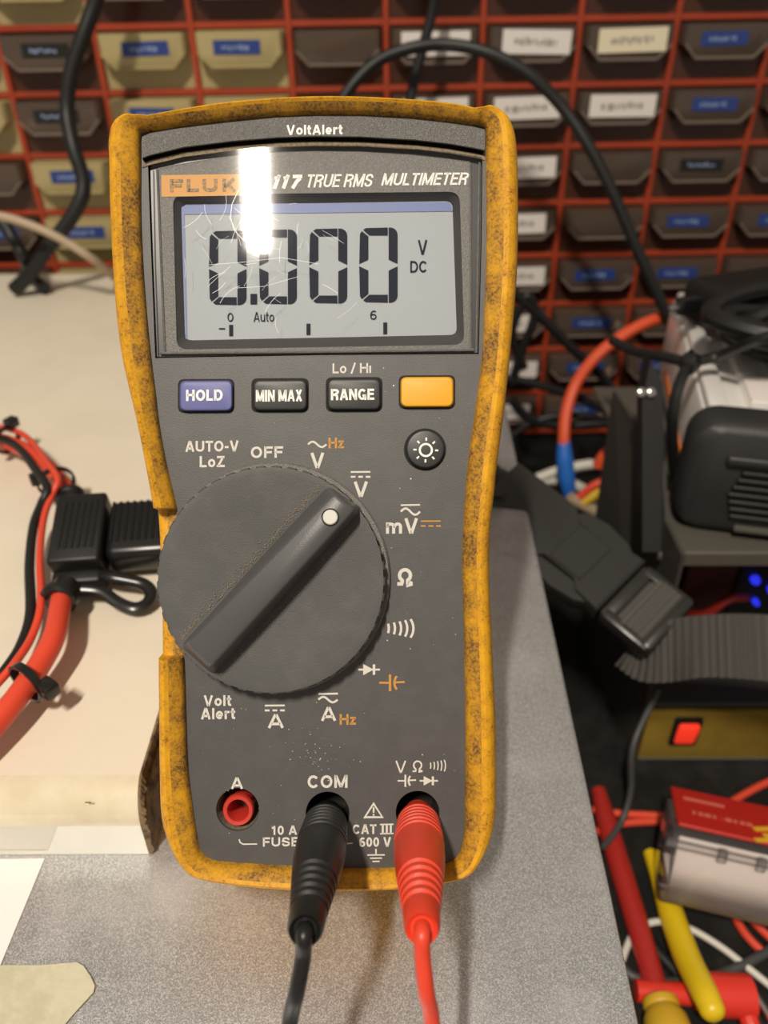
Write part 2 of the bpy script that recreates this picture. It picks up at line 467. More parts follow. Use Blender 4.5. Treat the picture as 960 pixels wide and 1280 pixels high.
for j, line in rows.items():
    for k, code in zip(KX, line.split()):
        if j == -2 or k in (-6, 5) and False: continue
        src = dm[code[0]]
        d = src if code[0] not in first else src.copy()
        if code[0] in first: COL.objects.link(d)
        first[code[0]] = 1
        d.parent = cab
        d.location = (xl(k)+CW/2, rr.uniform(-0.0015, 0.001), zl(j)-CH/2-0.0003)
        if code[0] == 's' and rr.random() < 0.3:
            c = cm[rr.randrange(3)].copy(); COL.objects.link(c); c.parent = d; c.location = (0, 0, 0)
        if code[1] != '-':
            L = lm[code[1], rr.randrange(2)].copy(); COL.objects.link(L); L.parent = d
            L.location = (rr.uniform(-.003, .003), -0.0098, 0.0072)
            L.rotation_euler = (0, math.radians(rr.uniform(-1.5, 1.5)), 0)
for o in cm + list(lm.values()): bpy.data.objects.remove(o)

# ------------------------------------------------------------------ galvanised case the meter stands on
def case_x(y): return 0.0520 + 0.036*y
yb, yf = 0.388, -0.06
b = MB()
poly = [(-0.34, yf), (case_x(yf), yf), (case_x(yb), yb), (-0.34, yb)]
def inset(p, d):
    cx = sum(q[0] for q in p)/4; cy = sum(q[1] for q in p)/4
    return [(q[0]-math.copysign(d, q[0]-cx), q[1]-math.copysign(d, q[1]-cy)) for q in p]
rings = [[(x, y, 0.0) for x, y in poly], [(x, y, CASE_Z-0.0016) for x, y in poly],
         [(x, y, CASE_Z-0.0005) for x, y in inset(poly, 0.0005)], [(x, y, CASE_Z) for x, y in inset(poly, 0.0017)]]
b.loft(rings, 'galvanised', True, True, True)
sc = b.build('steel_case', angle=30)
tag(sc, 'galvanised steel case with worn grey top carrying the multimeter', 'metal case')

# ------------------------------------------------------------------ white laminated chipboard panel on the case
fy = at_Z(100, 1068, CASE_Z).y
fyl = at_Z(0, 1071, CASE_Z).y
xr = -0.0600
bd = empty('board_offcut', (xr-0.15, 0.3, CASE_Z+0.0002), 'cream laminated chipboard panel lying on the steel case left of the multimeter', 'board')
bo = Vector(bd.location)
b = MB()
def bpt(x, y, z): return Vector((x, y, z)) - bo
# profile of the rounded front nose, extruded along x
T = BOARD_T; zB = CASE_Z+0.0002
prof = [(0.0, 0.0)] + [(0.0, T-0.0085)] + [(0.0085-0.0085*math.cos(a), T-0.0085+0.0085*math.sin(a)) for a in [math.radians(d) for d in (15, 30, 45, 60, 75, 90)]]
left = [bpt(-0.45, fyl-0.001+p, zB+q) for p, q in prof] + [bpt(-0.45, 0.537, zB+T), bpt(-0.45, 0.537, zB)]
right = [bpt(xr - 0.0010*(p/0.0085), fy+p, zB+q) for p, q in prof] + [bpt(-0.066, 0.537, zB+T), bpt(-0.066, 0.537, zB)]
n = len(left)
ed = MB()
ed.loft([left[:2], right[:2]], 'laminate_face_sheen', closed=False)  # upright face whitened: reflection of paper and metal put into its colour
ed.loft([left[1:8], right[1:8]], 'laminate_edge', closed=False)
ed.build('edge_nose', bd, angle=60)
b.loft([[left[i] for i in (7, 8, 9, 0)], [right[i] for i in (7, 8, 9, 0)]], 'laminate', closed=False)
b.poly(left, 'laminate')
b.build('laminate_sheet', bd, smooth=False)
# sawn chipboard end with a splintered rim, bulging a little past the laminate
c = MB()
ring0 = [p.copy() for p in right]
edgepts = []
for i in range(n):
    p, q = right[i], right[(i+1) % n]
    cnt = 40 if (q-p).length > 0.2 else 4
    for t in range(cnt): edgepts.append(p.lerp(q, t/cnt))
r = random.Random(5)
e1 = [p + Vector((0.0005+r.uniform(0, 0.0004), 0, 0)) for p in edgepts]
cen = Vector((0, 0, T/2))
e2 = [Vector((p.x+0.0004+r.uniform(0, .0008), p.y, cen.z+(p.z-cen.z)*0.80)) for p in e1]
c.loft([edgepts, e1, e2], 'chipboard', True, False, True)
c.build('sawn_end', bd, angle=20)
# dents and pencil specks on the edge
s_ = MB()
for (px, py, w, h) in ((162, 1015, 7, 2.2), (6, 1024, 5, 1.2), (16, 1024, 5, 1.1), (110, 1003, 8, .8), (72, 1017, 2, 1.0)):
    z = BOARD_Z - 0.0085*(1-math.sin(math.radians(55)))
    y = fy + 0.0085*(1-math.cos(math.radians(55)))
    p = at_Y(px, py, fy+0.0016)
    p += (CAM-p).normalized()*0.0006
    s_.box((w*0.00019, 0.0004, h*0.0003), Matrix.Translation(p-bo) @ Matrix.Rotation(math.radians(-35), 4, 'X'), 'brass_dark', 0.0001, 1)
s_.build('dent', bd)

# sheet of paper and masking tape lying on the case
b = MB()
zt_ = CASE_Z+0.0004
pl = [at_Z(57, 1069.5, zt_), at_Z(-2, 1212, zt_), Vector((-0.118, 0.01, zt_)), Vector((-0.32, 0.01, zt_)), Vector((-0.32, fyl-0.003, zt_))]
pl[0].y = fy-0.0014
b.prism([p-Vector((0, 0, 0.0003)) for p in pl], pl, 'paper')
tag(b.build('paper_sheet', smooth=False), 'white sheet of paper on the steel case against the board front', 'paper')
b = MB()
zt_ = CASE_Z+0.0008
r = random.Random(2)
tp = [at_Z(x+r.uniform(-.8, .8), y+r.uniform(-.8, .8), zt_) for x, y in ((-60, 1212), (5, 1207), (50, 1206), (96, 1203), (104, 1207), (109, 1215), (113, 1220), (118, 1231), (116, 1240), (108, 1250), (98, 1262), (88, 1272), (76, 1286), (60, 1320), (-60, 1330))]
b.prism([p-Vector((0, 0, 0.0003)) for p in tp], tp, 'tape')
tag(b.build('masking_tape', smooth=False), 'torn pale yellow strip of masking tape stuck on the case', 'tape')

# ------------------------------------------------------------------ MULTIMETER
D = 0.161                                    # camera to front panel
OL = Vector((-0.012, -0.0790, -0.0445))      # base edge in panel coordinates
base = CAM - NZ*D + RX*OL.x + UY*OL.y + NZ*OL.z
mm_ = empty('multimeter', base, 'yellow and grey handheld digital multimeter standing tilted on the steel case', 'multimeter', basis=Matrix((RX, UY, NZ)).transposed())
def L(px, py, w=0.0):
    z = D-w
    return Vector(((px-480)/F*z, -(py-640)/F*z, w)) - OL
def Lf(px, py, w):                           # front-plane position pushed to depth w (no taper with depth)
    v = L(px, py, 0.0); v.z = w-OL.z; return v

OUT_IN = [((137,200),(176,200)),((136.5,180),(176,185)),((140,165),(176,172)),((147,155),(177,168)),((158,149),(180,167)),((176,150.5),(188,165.5)),
((220,143),(225,159)),((277,133),(285,152)),((340,127.5),(345,146)),((393,125),(393,144)),((450,125.5),(450,144)),((515,129),(515,147.5)),((570,134),(560,152.5)),
((602,141),(592,157)),((614,137.5),(602,159)),((630,146),(606,162)),((639,156),(607,168)),((645,174),(607,180)),((648,207),(607,207)),((648.5,288),(608,288)),
((647,345),(607,345)),((642.5,401),(605,401)),((637.5,455),(602,450)),((631.5,510),(595,505)),((621.6,585),(584,585)),((617.6,625),(581,625)),((613.6,657),(579,660)),
((612,700),(577.5,700)),((613,745),(578.5,745)),((615.5,797),(580,797)),((619.7,891),(581.5,891)),((621,961),(581.5,961)),((620,1017),(581,1017)),((614,1046),(579.5,1046)),
((601,1073),(573,1068)),((590,1087),(563,1077)),((573,1094),(550,1081)),((515,1105),(505,1084)),((430,1109),(430,1084.5)),((345,1107),(345,1081)),((290,1101),(295,1078)),
((257,1095),(268,1075)),((241,1090),(257,1070)),((225,1074),(249,1058)),((210,1047),(245,1037)),((202,1018),(241,1010)),((200,960),(235,960)),((199.5,900),(232.5,900)),
((199,850),(231,850)),((199,824),(230,824)),((199,818),(229.5,818)),((199,780),(226.5,780)),((198,730),(224,730)),((196,680),(222.5,680)),((193.7,641),(221,641)),((192.3,633),(220.5,633)),
((183,579),(208,579)),((173,530),(199,530)),((162,485),(193.5,485)),((153,445),(188.5,445)),((146,390),(183,390)),((141.5,328),(178.5,328)),((138.5,265),(176,265))]
def closed_spline(P, sub):
    n = len(P); out = []
    for i in range(n):
        p0, p1, p2, p3 = P[i-1], P[i], P[(i+1) % n], P[(i+2) % n]
        for k in range(sub):
            t = k/sub
            # limit overshoot on uneven spacing
            d = (p2-p1).length
            m1 = (p2-p0)*(d/max(1e-6, (p2-p0).length)); m2 = (p3-p1)*(d/max(1e-6, (p3-p1).length))
            h = t*t*(3-2*t)
            out.append(p1*(2*t**3-3*t*t+1)+m1*(t**3-2*t*t+t)+p2*h+m2*(t**3-t*t))
    return out
SUBN = 4
oo = closed_spline([Vector((a[0], a[1], 0)) for a, c_ in OUT_IN], SUBN)
ii = closed_spline([Vector((c_[0], c_[1], 0)) for a, c_ in OUT_IN], SUBN)
def drop(p):                                   # the rim is cut down where the selector wheel overhangs it
    if p.x < 240 and 636 < p.y < 821: return 1.0
    return 0.0
def rim(t, w, pinch=0.0, wd=None, shrink=0.0):
    out = []
    for o_, i_ in zip(oo, ii):
        q = i_.lerp(o_, t)
        d = drop(o_)
        top = 1.0 if (o_.y < 170 and 180 < o_.x < 600) else 0.0
        ww = w if not d else min(w, wd if wd is not None else w)
        ww -= top*0.0008 if w > 0 else 0
        v = Lf(q.x, q.y, ww)
        if shrink:
            c0 = Lf(400, 620, ww); v = c0 + (v-c0)*(1-shrink)
        out.append(v)
    return out
h = MB()
h.loft([rim(0.0, -0.0030), rim(0.0, 0.0012, wd=-0.0006), rim(0.10, 0.0024, wd=-0.0004), rim(0.45, 0.0037, wd=-0.0002)], 'holster_dirty', True)
h.loft([rim(0.45, 0.0037, wd=-0.0002), rim(0.60, 0.0042, wd=-0.0002), rim(0.72, 0.0039, wd=-0.0003), rim(0.84, 0.0030, wd=-0.0006), rim(0.93, 0.0016, wd=-0.0014), rim(0.985, -0.0004, wd=-0.0026), rim(1.0, -0.0030, wd=-0.0040),
        rim(1.0, -0.0200), rim(0.99, -0.0380, shrink=0.006), rim(0.97, -0.0420, shrink=0.015), rim(0.92, -0.0440, shrink=0.03)], 'holster', True, False, True)
h.build('holster', mm_, angle=42)

# grey moulded front panel with jack holes and display opening
JACKS = {'A': (297, 1012, 27), 'C': (409.5, 1017, 27.5), 'V': (522, 1016, 27.5)}
lens_top = [(188,205.5),(215,200),(250,193.5),(290,187.5),(340,183),(393,181),(450,181.5),(510,185),(560,190),(602,196.5)]
lens_out = lens_top + [(601,300),(597.5,441),(400,443),(194.5,446),(190,320)]
bm = bmesh.new()
def loop(pts):
    vs = [bm.verts.new(p) for p in pts]
    return [bm.edges.new((vs[i], vs[(i+1) % len(vs)])) for i in range(len(vs))]
E = loop([Lf(p.x, p.y, 0) for p in ii])
for k, (cx, cy, rr_) in JACKS.items():
    E += loop([L(cx+rr_*math.cos(2*math.pi*i/36), cy+rr_*math.sin(2*math.pi*i/36)) for i in range(36)])
bar_bot = [(178,199),(197,192),(230,185),(290,177.5),(345,173),(393,171.5),(450,172),(520,176),(570,182),(604,188.5)]
E += loop([L(x, y) for x, y in bar_bot + list(reversed([(603,196),(602,300),(598.5,442.5),(400,444),(194,447.5),(189,320),(185,206)]))[::-1]])
bmesh.ops.triangle_fill(bm, edges=E, use_beauty=True, use_dissolve=False, normal=(0, 0, 1))
fp = MB(); fp.from_bm(bm, 'panel_grey')
# recess walls: jack wells
for k, (cx, cy, rr_) in JACKS.items():
    ring = lambda r0, w, dy=0.0: [L(cx, cy) + Vector((r0*math.cos(2*math.pi*i/36), -r0*math.sin(2*math.pi*i/36)+dy, w)) for i in range(36)]
    R0 = rr_/F*D
    fp.loft([ring(R0, 0), ring(R0*0.97, -0.0006)], 'panel_grey')
    fp.loft([ring(R0*0.97, -0.0006), ring(R0*0.93, -0.0030), ring(R0*0.90, -0.0110)], 'gap_black' if k != 'A' else 'dust', True, False, True)
lo_ = [L(x, y) for x, y in bar_bot]
front_panel = fp.build('front_panel', mm_, smooth=False)

# floor and dust ledge under the top bar, then the bar itself
tb = MB()
bar_top = [(177.5,170),(188,165.5),(225,159.5),(285,152.3),(345,146.3),(393,144.4),(450,144.5),(515,148),(560,153),(592,157.5),(606,161)]
bar_b2 = [(178,198.5),(188,195),(230,185),(290,177.5),(345,173),(393,171.5),(450,172),(520,176),(560,180.5),(592,186),(606,189)]
def band(top, bot, w0, w1, mt, mb, ch=0.0):
    n_ = len(top)
    r_ = [[L(*t, w0) for t in top], [L(t[0], t[1]+1.2, w1) for t in top], [L(t[0], t[1]-1.5, w1) for t in bot], [L(*t, w1-0.0006) for t in bot], [L(*t, w0) for t in bot]]
    mb.loft([list(x) for x in zip(*r_)], mt, closed=False)
    mb.poly([r_[i][0] for i in range(5)], mt); mb.poly([r_[i][-1] for i in range(5)], mt)
band(bar_top, bar_b2, -0.001, 0.0017, 'bar_grey', tb)
tb.build('top_bar', mm_, angle=25)
dl = MB()
led_t = [(x, y+5.5) for x, y in bar_b2]; led_b = [(x, y+11) for x, y in bar_b2]
dl.loft([[L(*t, -0.0012) for t in bar_b2], [L(*t, -0.0012) for t in led_t]], 'gap_black', closed=False)
dl.loft([[L(*t, -0.0012) for t in led_t], [L(*t, 0.0002) for t in led_t], [L(*t, 0.0002) for t in led_b], [L(*t, -0.003) for t in led_b]], 'dust', closed=False)
dl.build('dust_ledge', mm_, smooth=False)

# display: bezel, lcd, clear lens
LCDQ = [(226.5, 256.5), (565.5, 251.5), (571, 418.5), (231.5, 425.5)]
RECQ = [(216, 243.5), (574.5, 239.5), (580.5, 431), (221, 437)]
def rquad(q, r_, w, seg=5):
    out = []
    n_ = len(q)
    for i in range(n_):
        p = Vector((*q[i], 0)); a = (Vector((*q[i-1], 0))-p).normalized(); c_ = (Vector((*q[(i+1) % n_], 0))-p).normalized()
        for k in range(seg+1):
            t = k/seg
            A_, C_ = p+a*r_, p+c_*r_
            v = A_*(1-t)**2 + p*2*t*(1-t) + C_*t*t
            out.append(L(v.x, v.y, w))
    return out
bz = MB()
bm = bmesh.new()
inner_bez = [(197.5,210),(240,202),(290,195),(340,191),(393,189),(450,189.5),(510,193),(587,201.5),(588.5,300),(588,437.5),(400,439.5),(207,442),(201,320)]
E = loop([L(x, y, -0.0008) for x, y in inner_bez]) + loop(rquad(RECQ, 14, -0.0008))
bmesh.ops.triangle_fill(bm, edges=E, use_beauty=True, normal=(0, 0, 1))
bz.from_bm(bm, 'bezel_grey')
bm = bmesh.new()
E = loop([L(x, y, -0.0010) for x, y in lens_out]) + loop([L(x, y, -0.0010) for x, y in inner_bez])
bmesh.ops.triangle_fill(bm, edges=E, use_beauty=True, normal=(0, 0, 1))
bz.from_bm(bm, 'bezel_dark')
bz.loft([rquad(RECQ, 14, -0.0008), rquad(RECQ, 14, -0.0011), rquad(LCDQ, 9, -0.0030)], 'frame_dark')
# thin bright side ribs of the lens opening
for xa, xb in (((196.5, 212), (206, 441)), ((599.5, 203), (595.5, 441)), ((588, 204), (588.5, 437))):
    bz.tube([L(*xa, -0.0006), L(*xb, -0.0006)], 0.00025, 'bezel_grey', 6, 1)
bz.tube([L(200, 441.5, -0.0004), L(400, 439.6, -0.0004), L(592, 437.2, -0.0004)], 0.0003, 'bezel_grey', 6, 1)
bezel = bz.build('display_bezel', mm_, smooth=False)

lc = MB()
lc.poly(rquad(LCDQ, 9, -0.0030), 'lcd')
def pxbox(mb, xa, ya, xb, yb_, w, mt, slope=0.0):
    mb.poly([L(xa, ya, w), L(xb, ya+slope*(xb-xa), w), L(xb, yb_+slope*(xb-xa), w), L(xa, yb_, w)], mt)
lc.poly([L(232, 255.6, -0.00285), L(229, 258.5, -0.00285), L(227.3, 268, -0.00285), L(566, 264, -0.00285), L(564, 256, -0.00285), L(561, 252.3, -0.00285)], 'lcd_blue_shade')
lc.poly([L(226.7, 258, -0.00286), L(230.2, 258, -0.00286), L(234.2, 424, -0.00286), L(231.8, 424, -0.00286)], 'lcd_blue_shade')
lcd = lc.build('lcd_screen', mm_, smooth=False)

# writing -------------------------------------------------------
def el(cx, cy, rx, ry, a0, a1, n_=10):
    return [(cx+rx*math.cos(math.radians(a0+(a1-a0)*i/n_)), cy+ry*math.sin(math.radians(a0+(a1-a0)*i/n_))) for i in range(n_+1)]
def glyph(c, t):
    """centre-line strokes of a plain grotesque letter, cap height 1, stroke weight t; returns (advance width, closed outlines, strokes)"""
    h = t/2; xh = 0.74
    if c == 'A': return .80, [[(h*.95, 0), (.40-h*.15, 1)], [(.80-h*.95, 0), (.40+h*.15, 1)], [(.2, .30), (.60, .30)]]
    if c == 'V': return .78, [[(h*.95, 1), (.39-h*.15, 0)], [(.78-h*.95, 1), (.39+h*.15, 0)]]
    if c == 'U': return .76, [[(h, 1)] + el(.38, .34, .38-h, .34-h, 180, 360) + [(.76-h, 1)]]
    if c == 'T': return .66, [[(0, 1-h), (.66, 1-h)], [(.33, 0), (.33, 1)]]
    if c in 'O0': 
        w = .82 if c == 'O' else .60
        return w, [el(w/2, .5, w/2-h, .5-h, 90, 450, 24)]
    if c == 'C': return .78, [el(.40, .5, .40-h, .5-h, 38, 322, 20)]
    if c == 'G': return .82, [el(.41, .5, .41-h, .5-h, 40, 330, 20), [(.82-h, 0), (.82-h, .5)], [(.44, .5-h), (.82, .5-h)]]
    if c == 'S':
        return .70, [[(.70-h, .69)] + el(.35, .735, .33-h, .265-h, 25, 180, 8) + [(.10, .60), (.26, .54), (.44, .48), (.60, .40)] + el(.35, .275, .35-h, .275-h, 15, -150, 10)[1:] + [(h, .31)]]
    if c == 'E': return .64, [[(h, 0), (h, 1)], [(h, 1-h), (.64, 1-h)], [(h, h), (.66, h)], [(h, .53), (.60, .53)]]
    if c == 'F': return .62, [[(h, 0), (h, 1)], [(h, 1-h), (.62, 1-h)], [(h, .50), (.56, .50)]]
    if c == 'H': return .76, [[(h, 0), (h, 1)], [(.76-h, 0), (.76-h, 1)], [(h, .53), (.76-h, .53)]]
    if c == 'L': return .58, [[(h, 0), (h, 1)], [(h, h), (.58, h)]]
    if c == 'Z': return .66, [[(.02, 1-h), (.64, 1-h)], [(.0, h), (.66, h)], [(.64-h*1.3, 1-h), (h*1.3, h)]]
    if c == 'M': return .92, [[(h, 0), (h, 1)], [(.92-h, 0), (.92-h, 1)], [(h*1.2, .98), (.46, h*.6)], [(.92-h*1.2, .98), (.46, h*.6)]]
    if c == 'N': return .76, [[(h, 0), (h, 1)], [(.76-h, 0), (.76-h, 1)], [(h*1.2, .97), (.76-h*1.2, .03)]]
    if c == 'I': return t, [[(h, 0), (h, 1)]]
    if c == 'X': return .74, [[(h*1.2, 0), (.72-h*1.2, 1)], [(h*1.2, 1), (.74-h*1.2, 0)]]
    if c == 'K': return .76, [[(h, 0), (h, 1)], [(.70-h, 1), (h, .33)], [(.30, .56), (.76-h*1.2, 0)]]
    if c == 'D': return .76, [[(h, 0), (h, 1)], [(h, 1-h), (.34, 1-h)] + el(.34, .5, .42-h, .5-h, 90, -90, 12)[1:-1] + [(.34, h), (h, h)]]
    if c == 'R': return .76, [[(h, 0), (h, 1)], [(h, 1-h), (.44, 1-h)] + el(.44, .74, .29-h*.6, .26-h, 90, -90, 8)[1:-1] + [(.44, .48), (h, .48)], [(.46, .48), (.56, .40), (.66-h*.6, .24), (.70-h, 0)]]
    if c == '1': return .44, [[(.36-h, 0), (.36-h, 1)], [(.02, .74), (.20, .78), (.36-h, .95)]]
    if c == '7': return .58, [[(0, 1-h), (.58, 1-h)], [(.56-h*.4, 1-t), (.36, .52), (.24, 0)]]
    if c == '6': return .60, [el(.30, .32, .30-h, .32-h, 90, 450, 20), el(.34, .5, .34-h, .5-h, 52, 200, 10)]
    if c == 'o': return .62, [el(.31, xh/2, .31-h, xh/2-h, 90, 450, 20)]
    if c == 'e': return .60, [[(h, xh*.47), (.60-h*.6, xh*.47)] + el(.30, xh/2, .30-h, xh/2-h, 5, 320, 18)]
    if c == 'l': return t, [[(h, 0), (h, 1)]]
    if c == '\u0131': return t, [[(h, 0), (h, xh)]]
    if c == 'r': return .40, [[(h, 0), (h, xh)], [(h, .42), (.14+h*.5, .62), (.26, xh-h*1.1), (.40, xh-h)]]
    if c == 't': return .36, [[(.16, .96), (.16, .20), (.19, h*1.3), (.26, h), (.36, h)], [(0, xh-h), (.36, xh-h)]]
    if c == 'u': return .60, [[(h, xh)] + el(.30, .29, .30-h, .29-h, 180, 350, 8) + [(.60-h, .35)], [(.60-h, 0), (.60-h, xh)]]
    if c == 'm': return .92, [[(h, 0), (h, xh)], [(h, .40)] + el(.27, .47, .27-h, xh-.47-h, 170, 0, 7) + [(.54-h, 0)], [(.46, .40)] + el(.66, .47, .26-h, xh-.47-h, 170, 0, 7) + [(.92-h, 0)]]
    if c == 'z': return .52, [[(.02, xh-h), (.50, xh-h)], [(0, h), (.52, h)], [(.50-h*1.3, xh-h), (h*1.3, h)]]
    if c == '-': return .34, [[(0, .40), (.34, .40)]]
    if c == '/': return .40, [[(.02, -.05), (.38, 1.05)]]
    if c == '\u03a9': return .86, [[(0, h), (.28, h), (.28, .20)] + el(.43, .58, .40-h, .42-h, 238, -58, 20) + [(.58, .20), (.58, h), (.86, h)]]
    return .30, []
TILT = -0.010                                 # writing rises slightly to the right
def text(mb, s, box, mt, w=0.00008, bold=0.025, shear=0.0, tilt=TILT, gap=0.10):
    t = 0.135 + bold*2.6
    x = 0.0; strokes = []
    for c in s:
        aw, st = glyph(c, t)
        strokes += [[(p[0]+x+shear*p[1], p[1]) for p in q] for q in st]
        x += aw + (gap if c != ' ' else 0.02)
    xs = [p[0] for q in strokes for p in q]; ys = [p[1] for q in strokes for p in q]
    ax, bx_ = min(xs), max(xs)
    low = s.lower() == s and not any(c in 'ltbdhk' for c in s)
    X0, Y0, X1, Y1 = box
    H_ = Y1-Y0; ins = t/2*H_*.8
    sx_ = (X1-X0-2*ins*.9)/max(1e-6, bx_-ax)
    for q in strokes:
        pts = []
        for p in q:
            px = X0+ins*.9+(p[0]-ax)*sx_
            pts.append((px, Y1-p[1]*H_+tilt*(px-(X0+X1)/2)))
        closed = len(pts) > 8 and math.hypot(pts[0][0]-pts[-1][0], pts[0][1]-pts[-1][1]) < 0.01*H_
        stroke(mb, pts[:-1] if closed else pts, t*H_*min(1.0, 0.2+0.8*sx_/H_), mt, w, closed=closed)
def stroke(mb, pts, wd, mt, w=0.00008, MAP=None, closed=False):
    P = [Vector((x, y, 0)) for x, y in pts]
    n_ = len(P); lft, rgt = [], []
    for i in range(n_):
        a = P[(i-1) % n_] if (closed or i > 0) else P[i]; c_ = P[(i+1) % n_] if (closed or i < n_-1) else P[i]
        t = (c_-a).normalized(); nn = Vector((-t.y, t.x, 0))*wd/2
        if 0 < i < n_-1 or closed:
            t1 = (P[i]-a).normalized(); k = max(0.45, abs(t1.dot(t))); nn /= k
        lft.append(P[i]+nn); rgt.append(P[i]-nn)
    if closed: lft.append(lft[0]); rgt.append(rgt[0])
    M_ = MAP or L
    mb.loft([[M_(p.x, p.y, w) for p in lft], [M_(p.x, p.y, w) for p in rgt]], mt, closed=False)
def arc(cx, cy, r0, a0, a1, n_=8, ry=None):
    ry = ry or r0
    return [(cx+r0*math.cos(math.radians(a0+(a1-a0)*i/n_)), cy+ry*math.sin(math.radians(a0+(a1-a0)*i/n_))) for i in range(n_+1)]
def tilde(cx, cy, hw, hh):
    return [(cx-hw+2*hw*i/12, cy-hh*math.sin(2*math.pi*i/12)) for i in range(13)]

lg = MB(); wh = 'ink_white'; og = 'ink_orange'
text(lg, 'AUTO-V', (232, 551, 298, 564.5), wh); text(lg, 'LoZ', (250, 570, 282, 584), wh); text(lg, 'OFF', (314, 558, 355, 572.5), wh)
text(lg, 'V', (388.5, 566, 405, 585), wh); stroke(lg, tilde(396.5, 555.5, 11.5, 3.4), 2.4, wh); text(lg, 'Hz', (411, 547, 431, 560.5), og)
def dcbars(x0_, x1_, y, mt, n_=3, t=2.2):
    stroke(lg, [(x0_, y), (x1_, y-0.2)], t, mt)
    g = (x1_-x0_)/(n_+(n_-1)*0.6)
    for i in range(n_): stroke(lg, [(x0_+i*g*1.6, y+6), (x0_+i*g*1.6+g, y+6)], t+0.2, mt)
dcbars(438.5, 463, 590, wh); text(lg, 'V', (442.5, 602, 459.5, 621), wh)
stroke(lg, [(501, 631.5), (525, 631)], 2.0, wh); stroke(lg, tilde(513, 639.5, 12, 4), 2.6, wh)
text(lg, 'mV', (483, 648, 522, 667), wh); dcbars(526, 551, 651.5, og, 3, 1.8)
text(lg, '\u03a9', (495, 710, 517.5, 732), wh)
for i in range(5): stroke(lg, arc(478+i*7.7-12, 785.5, 20, -(17+i*4.6), 17+i*4.6, 8), 2.9, wh)
def diode(x0_, y, s, mt):
    stroke(lg, [(x0_, y), (x0_+27*s, y)], 2.4*s, mt)
    lg.poly([L(x0_+6*s, y-7*s, .0001), L(x0_+6*s, y+7*s, .0001), L(x0_+19*s, y, .0001)], mt)
    stroke(lg, [(x0_+19.5*s, y-6.5*s), (x0_+19.5*s, y+6.5*s)], 3.2*s, mt, .00011)
def capac(x0_, y, s, mt):
    stroke(lg, [(x0_, y), (x0_+13*s, y)], 2.6*s, mt); stroke(lg, [(x0_+13.5*s, y-10.5*s), (x0_+13.5*s, y+10.5*s)], 3.2*s, mt, .0001)
    stroke(lg, arc(x0_+32*s, y, 13*s, 140, 220, 8), 3.0*s, mt, .0001); stroke(lg, [(x0_+19*s, y-.5), (x0_+32*s, y-1)], 2.6*s, mt)
diode(448, 837, 1.0, wh); capac(474, 853.5, 1.0, og)
text(lg, 'Volt', (255, 869, 290, 882.5), wh); text(lg, 'Alert', (251.5, 885, 295, 899), wh)
dcbars(331, 356, 882, wh); text(lg, 'A', (335, 893, 354.5, 910), wh)
stroke(lg, [(398, 867.5), (422.5, 867)], 2.4, wh); stroke(lg, tilde(410, 874.5, 12, 3.4), 2.6, wh)
text(lg, 'A', (401.5, 884, 420, 901), wh); text(lg, 'Hz', (425, 892.5, 446, 906), og)
text(lg, 'Lo / H\u0131', (416, 454, 463.5, 466.5), wh, bold=0.015)
text(lg, 'A', (289, 972, 303.5, 986), wh); text(lg, 'COM', (385, 969, 434, 985), wh)
text(lg, '10 A', (339, 1032, 371, 1043.5), wh); text(lg, 'FUSED', (329, 1046.5, 386, 1058), wh)
stroke(lg, [(299, 1049), (300, 1053), (304, 1055.3), (321.5, 1055)], 1.6, wh); stroke(lg, [(432, 1054.5), (441, 1054)], 1.6, wh)
stroke(lg, [(467, 1004.5), (456, 1021.5), (478, 1021.5)], 2.2, wh, closed=True)
stroke(lg, [(467, 1009), (467, 1016)], 2.2, wh); stroke(lg, [(467, 1017.5), (467, 1019.7)], 2.2, wh)
text(lg, 'CAT', (441, 1030.5, 471.5, 1042.5), wh)
for x in (478.5, 483.5, 488.5): stroke(lg, [(x, 1031), (x, 1042)], 2.6, wh)
stroke(lg, [(475, 1030.7), (492, 1030.3)], 1.8, wh); stroke(lg, [(475, 1042.2), (492, 1041.8)], 1.8, wh)
text(lg, '600 V', (449.5, 1046.5, 488.5, 1058.5), wh)
stroke(lg, [(470, 1061), (470, 1067.5)], 2, wh)
for k, hw in enumerate((11, 7.5, 4.5)): stroke(lg, [(470-hw, 1068.8+k*4), (470+hw, 1068.6+k*4)], 1.7, wh)
text(lg, 'V', (494.5, 951, 507.5, 966), wh, bold=0.0); text(lg, '\u03a9', (515, 950.5, 529, 965), wh, bold=0.0)
for i in range(5): stroke(lg, arc(535.5+i*4.6-14, 957, 17, -(13+i*3), 13+i*3, 6), 1.5, wh)
capac(497, 976, 0.72, wh); diode(524.5, 976, 0.85, wh)
lg.build('printed_legend', front_panel, smooth=False)
ds = MB(); r = random.Random(21)
def speck(px, py, sz, w=0.00009):
    k_ = r.randrange(4, 7); a0 = r.random()*6
    ds.poly([L(px+sz*math.cos(a0+6.283*i/k_)*r.uniform(.6, 1), py+sz*math.sin(a0+6.283*i/k_)*r.uniform(.6, 1), w) for i in range(k_)], 'ink_white')
for i in range(130):
    px, py = r.uniform(245, 570), r.uniform(460, 1060)
    if (px-338)**2+(py-725)**2 < 152**2: continue
    speck(px, py, abs(r.gauss(0, .45))+.15)
for i in range(70): speck(r.gauss(400, 20), r.gauss(945, 16), abs(r.gauss(0, .35))+.15)
speck(513.5, 598.5, 1.6); speck(492, 482, 1.4)
ds.build('dust_specks', front_panel, smooth=False)['kind'] = 'stuff'

lb = MB(); text(lb, 'VoltAlert', (358.5, 156, 429, 168.3), 'ink_bright', 0.0018, 0.025)
for o in (lb.build('printed_legend', None, smooth=False),): o.parent = [c_ for c_ in mm_.children if c_.name.startswith('top_bar')][0]

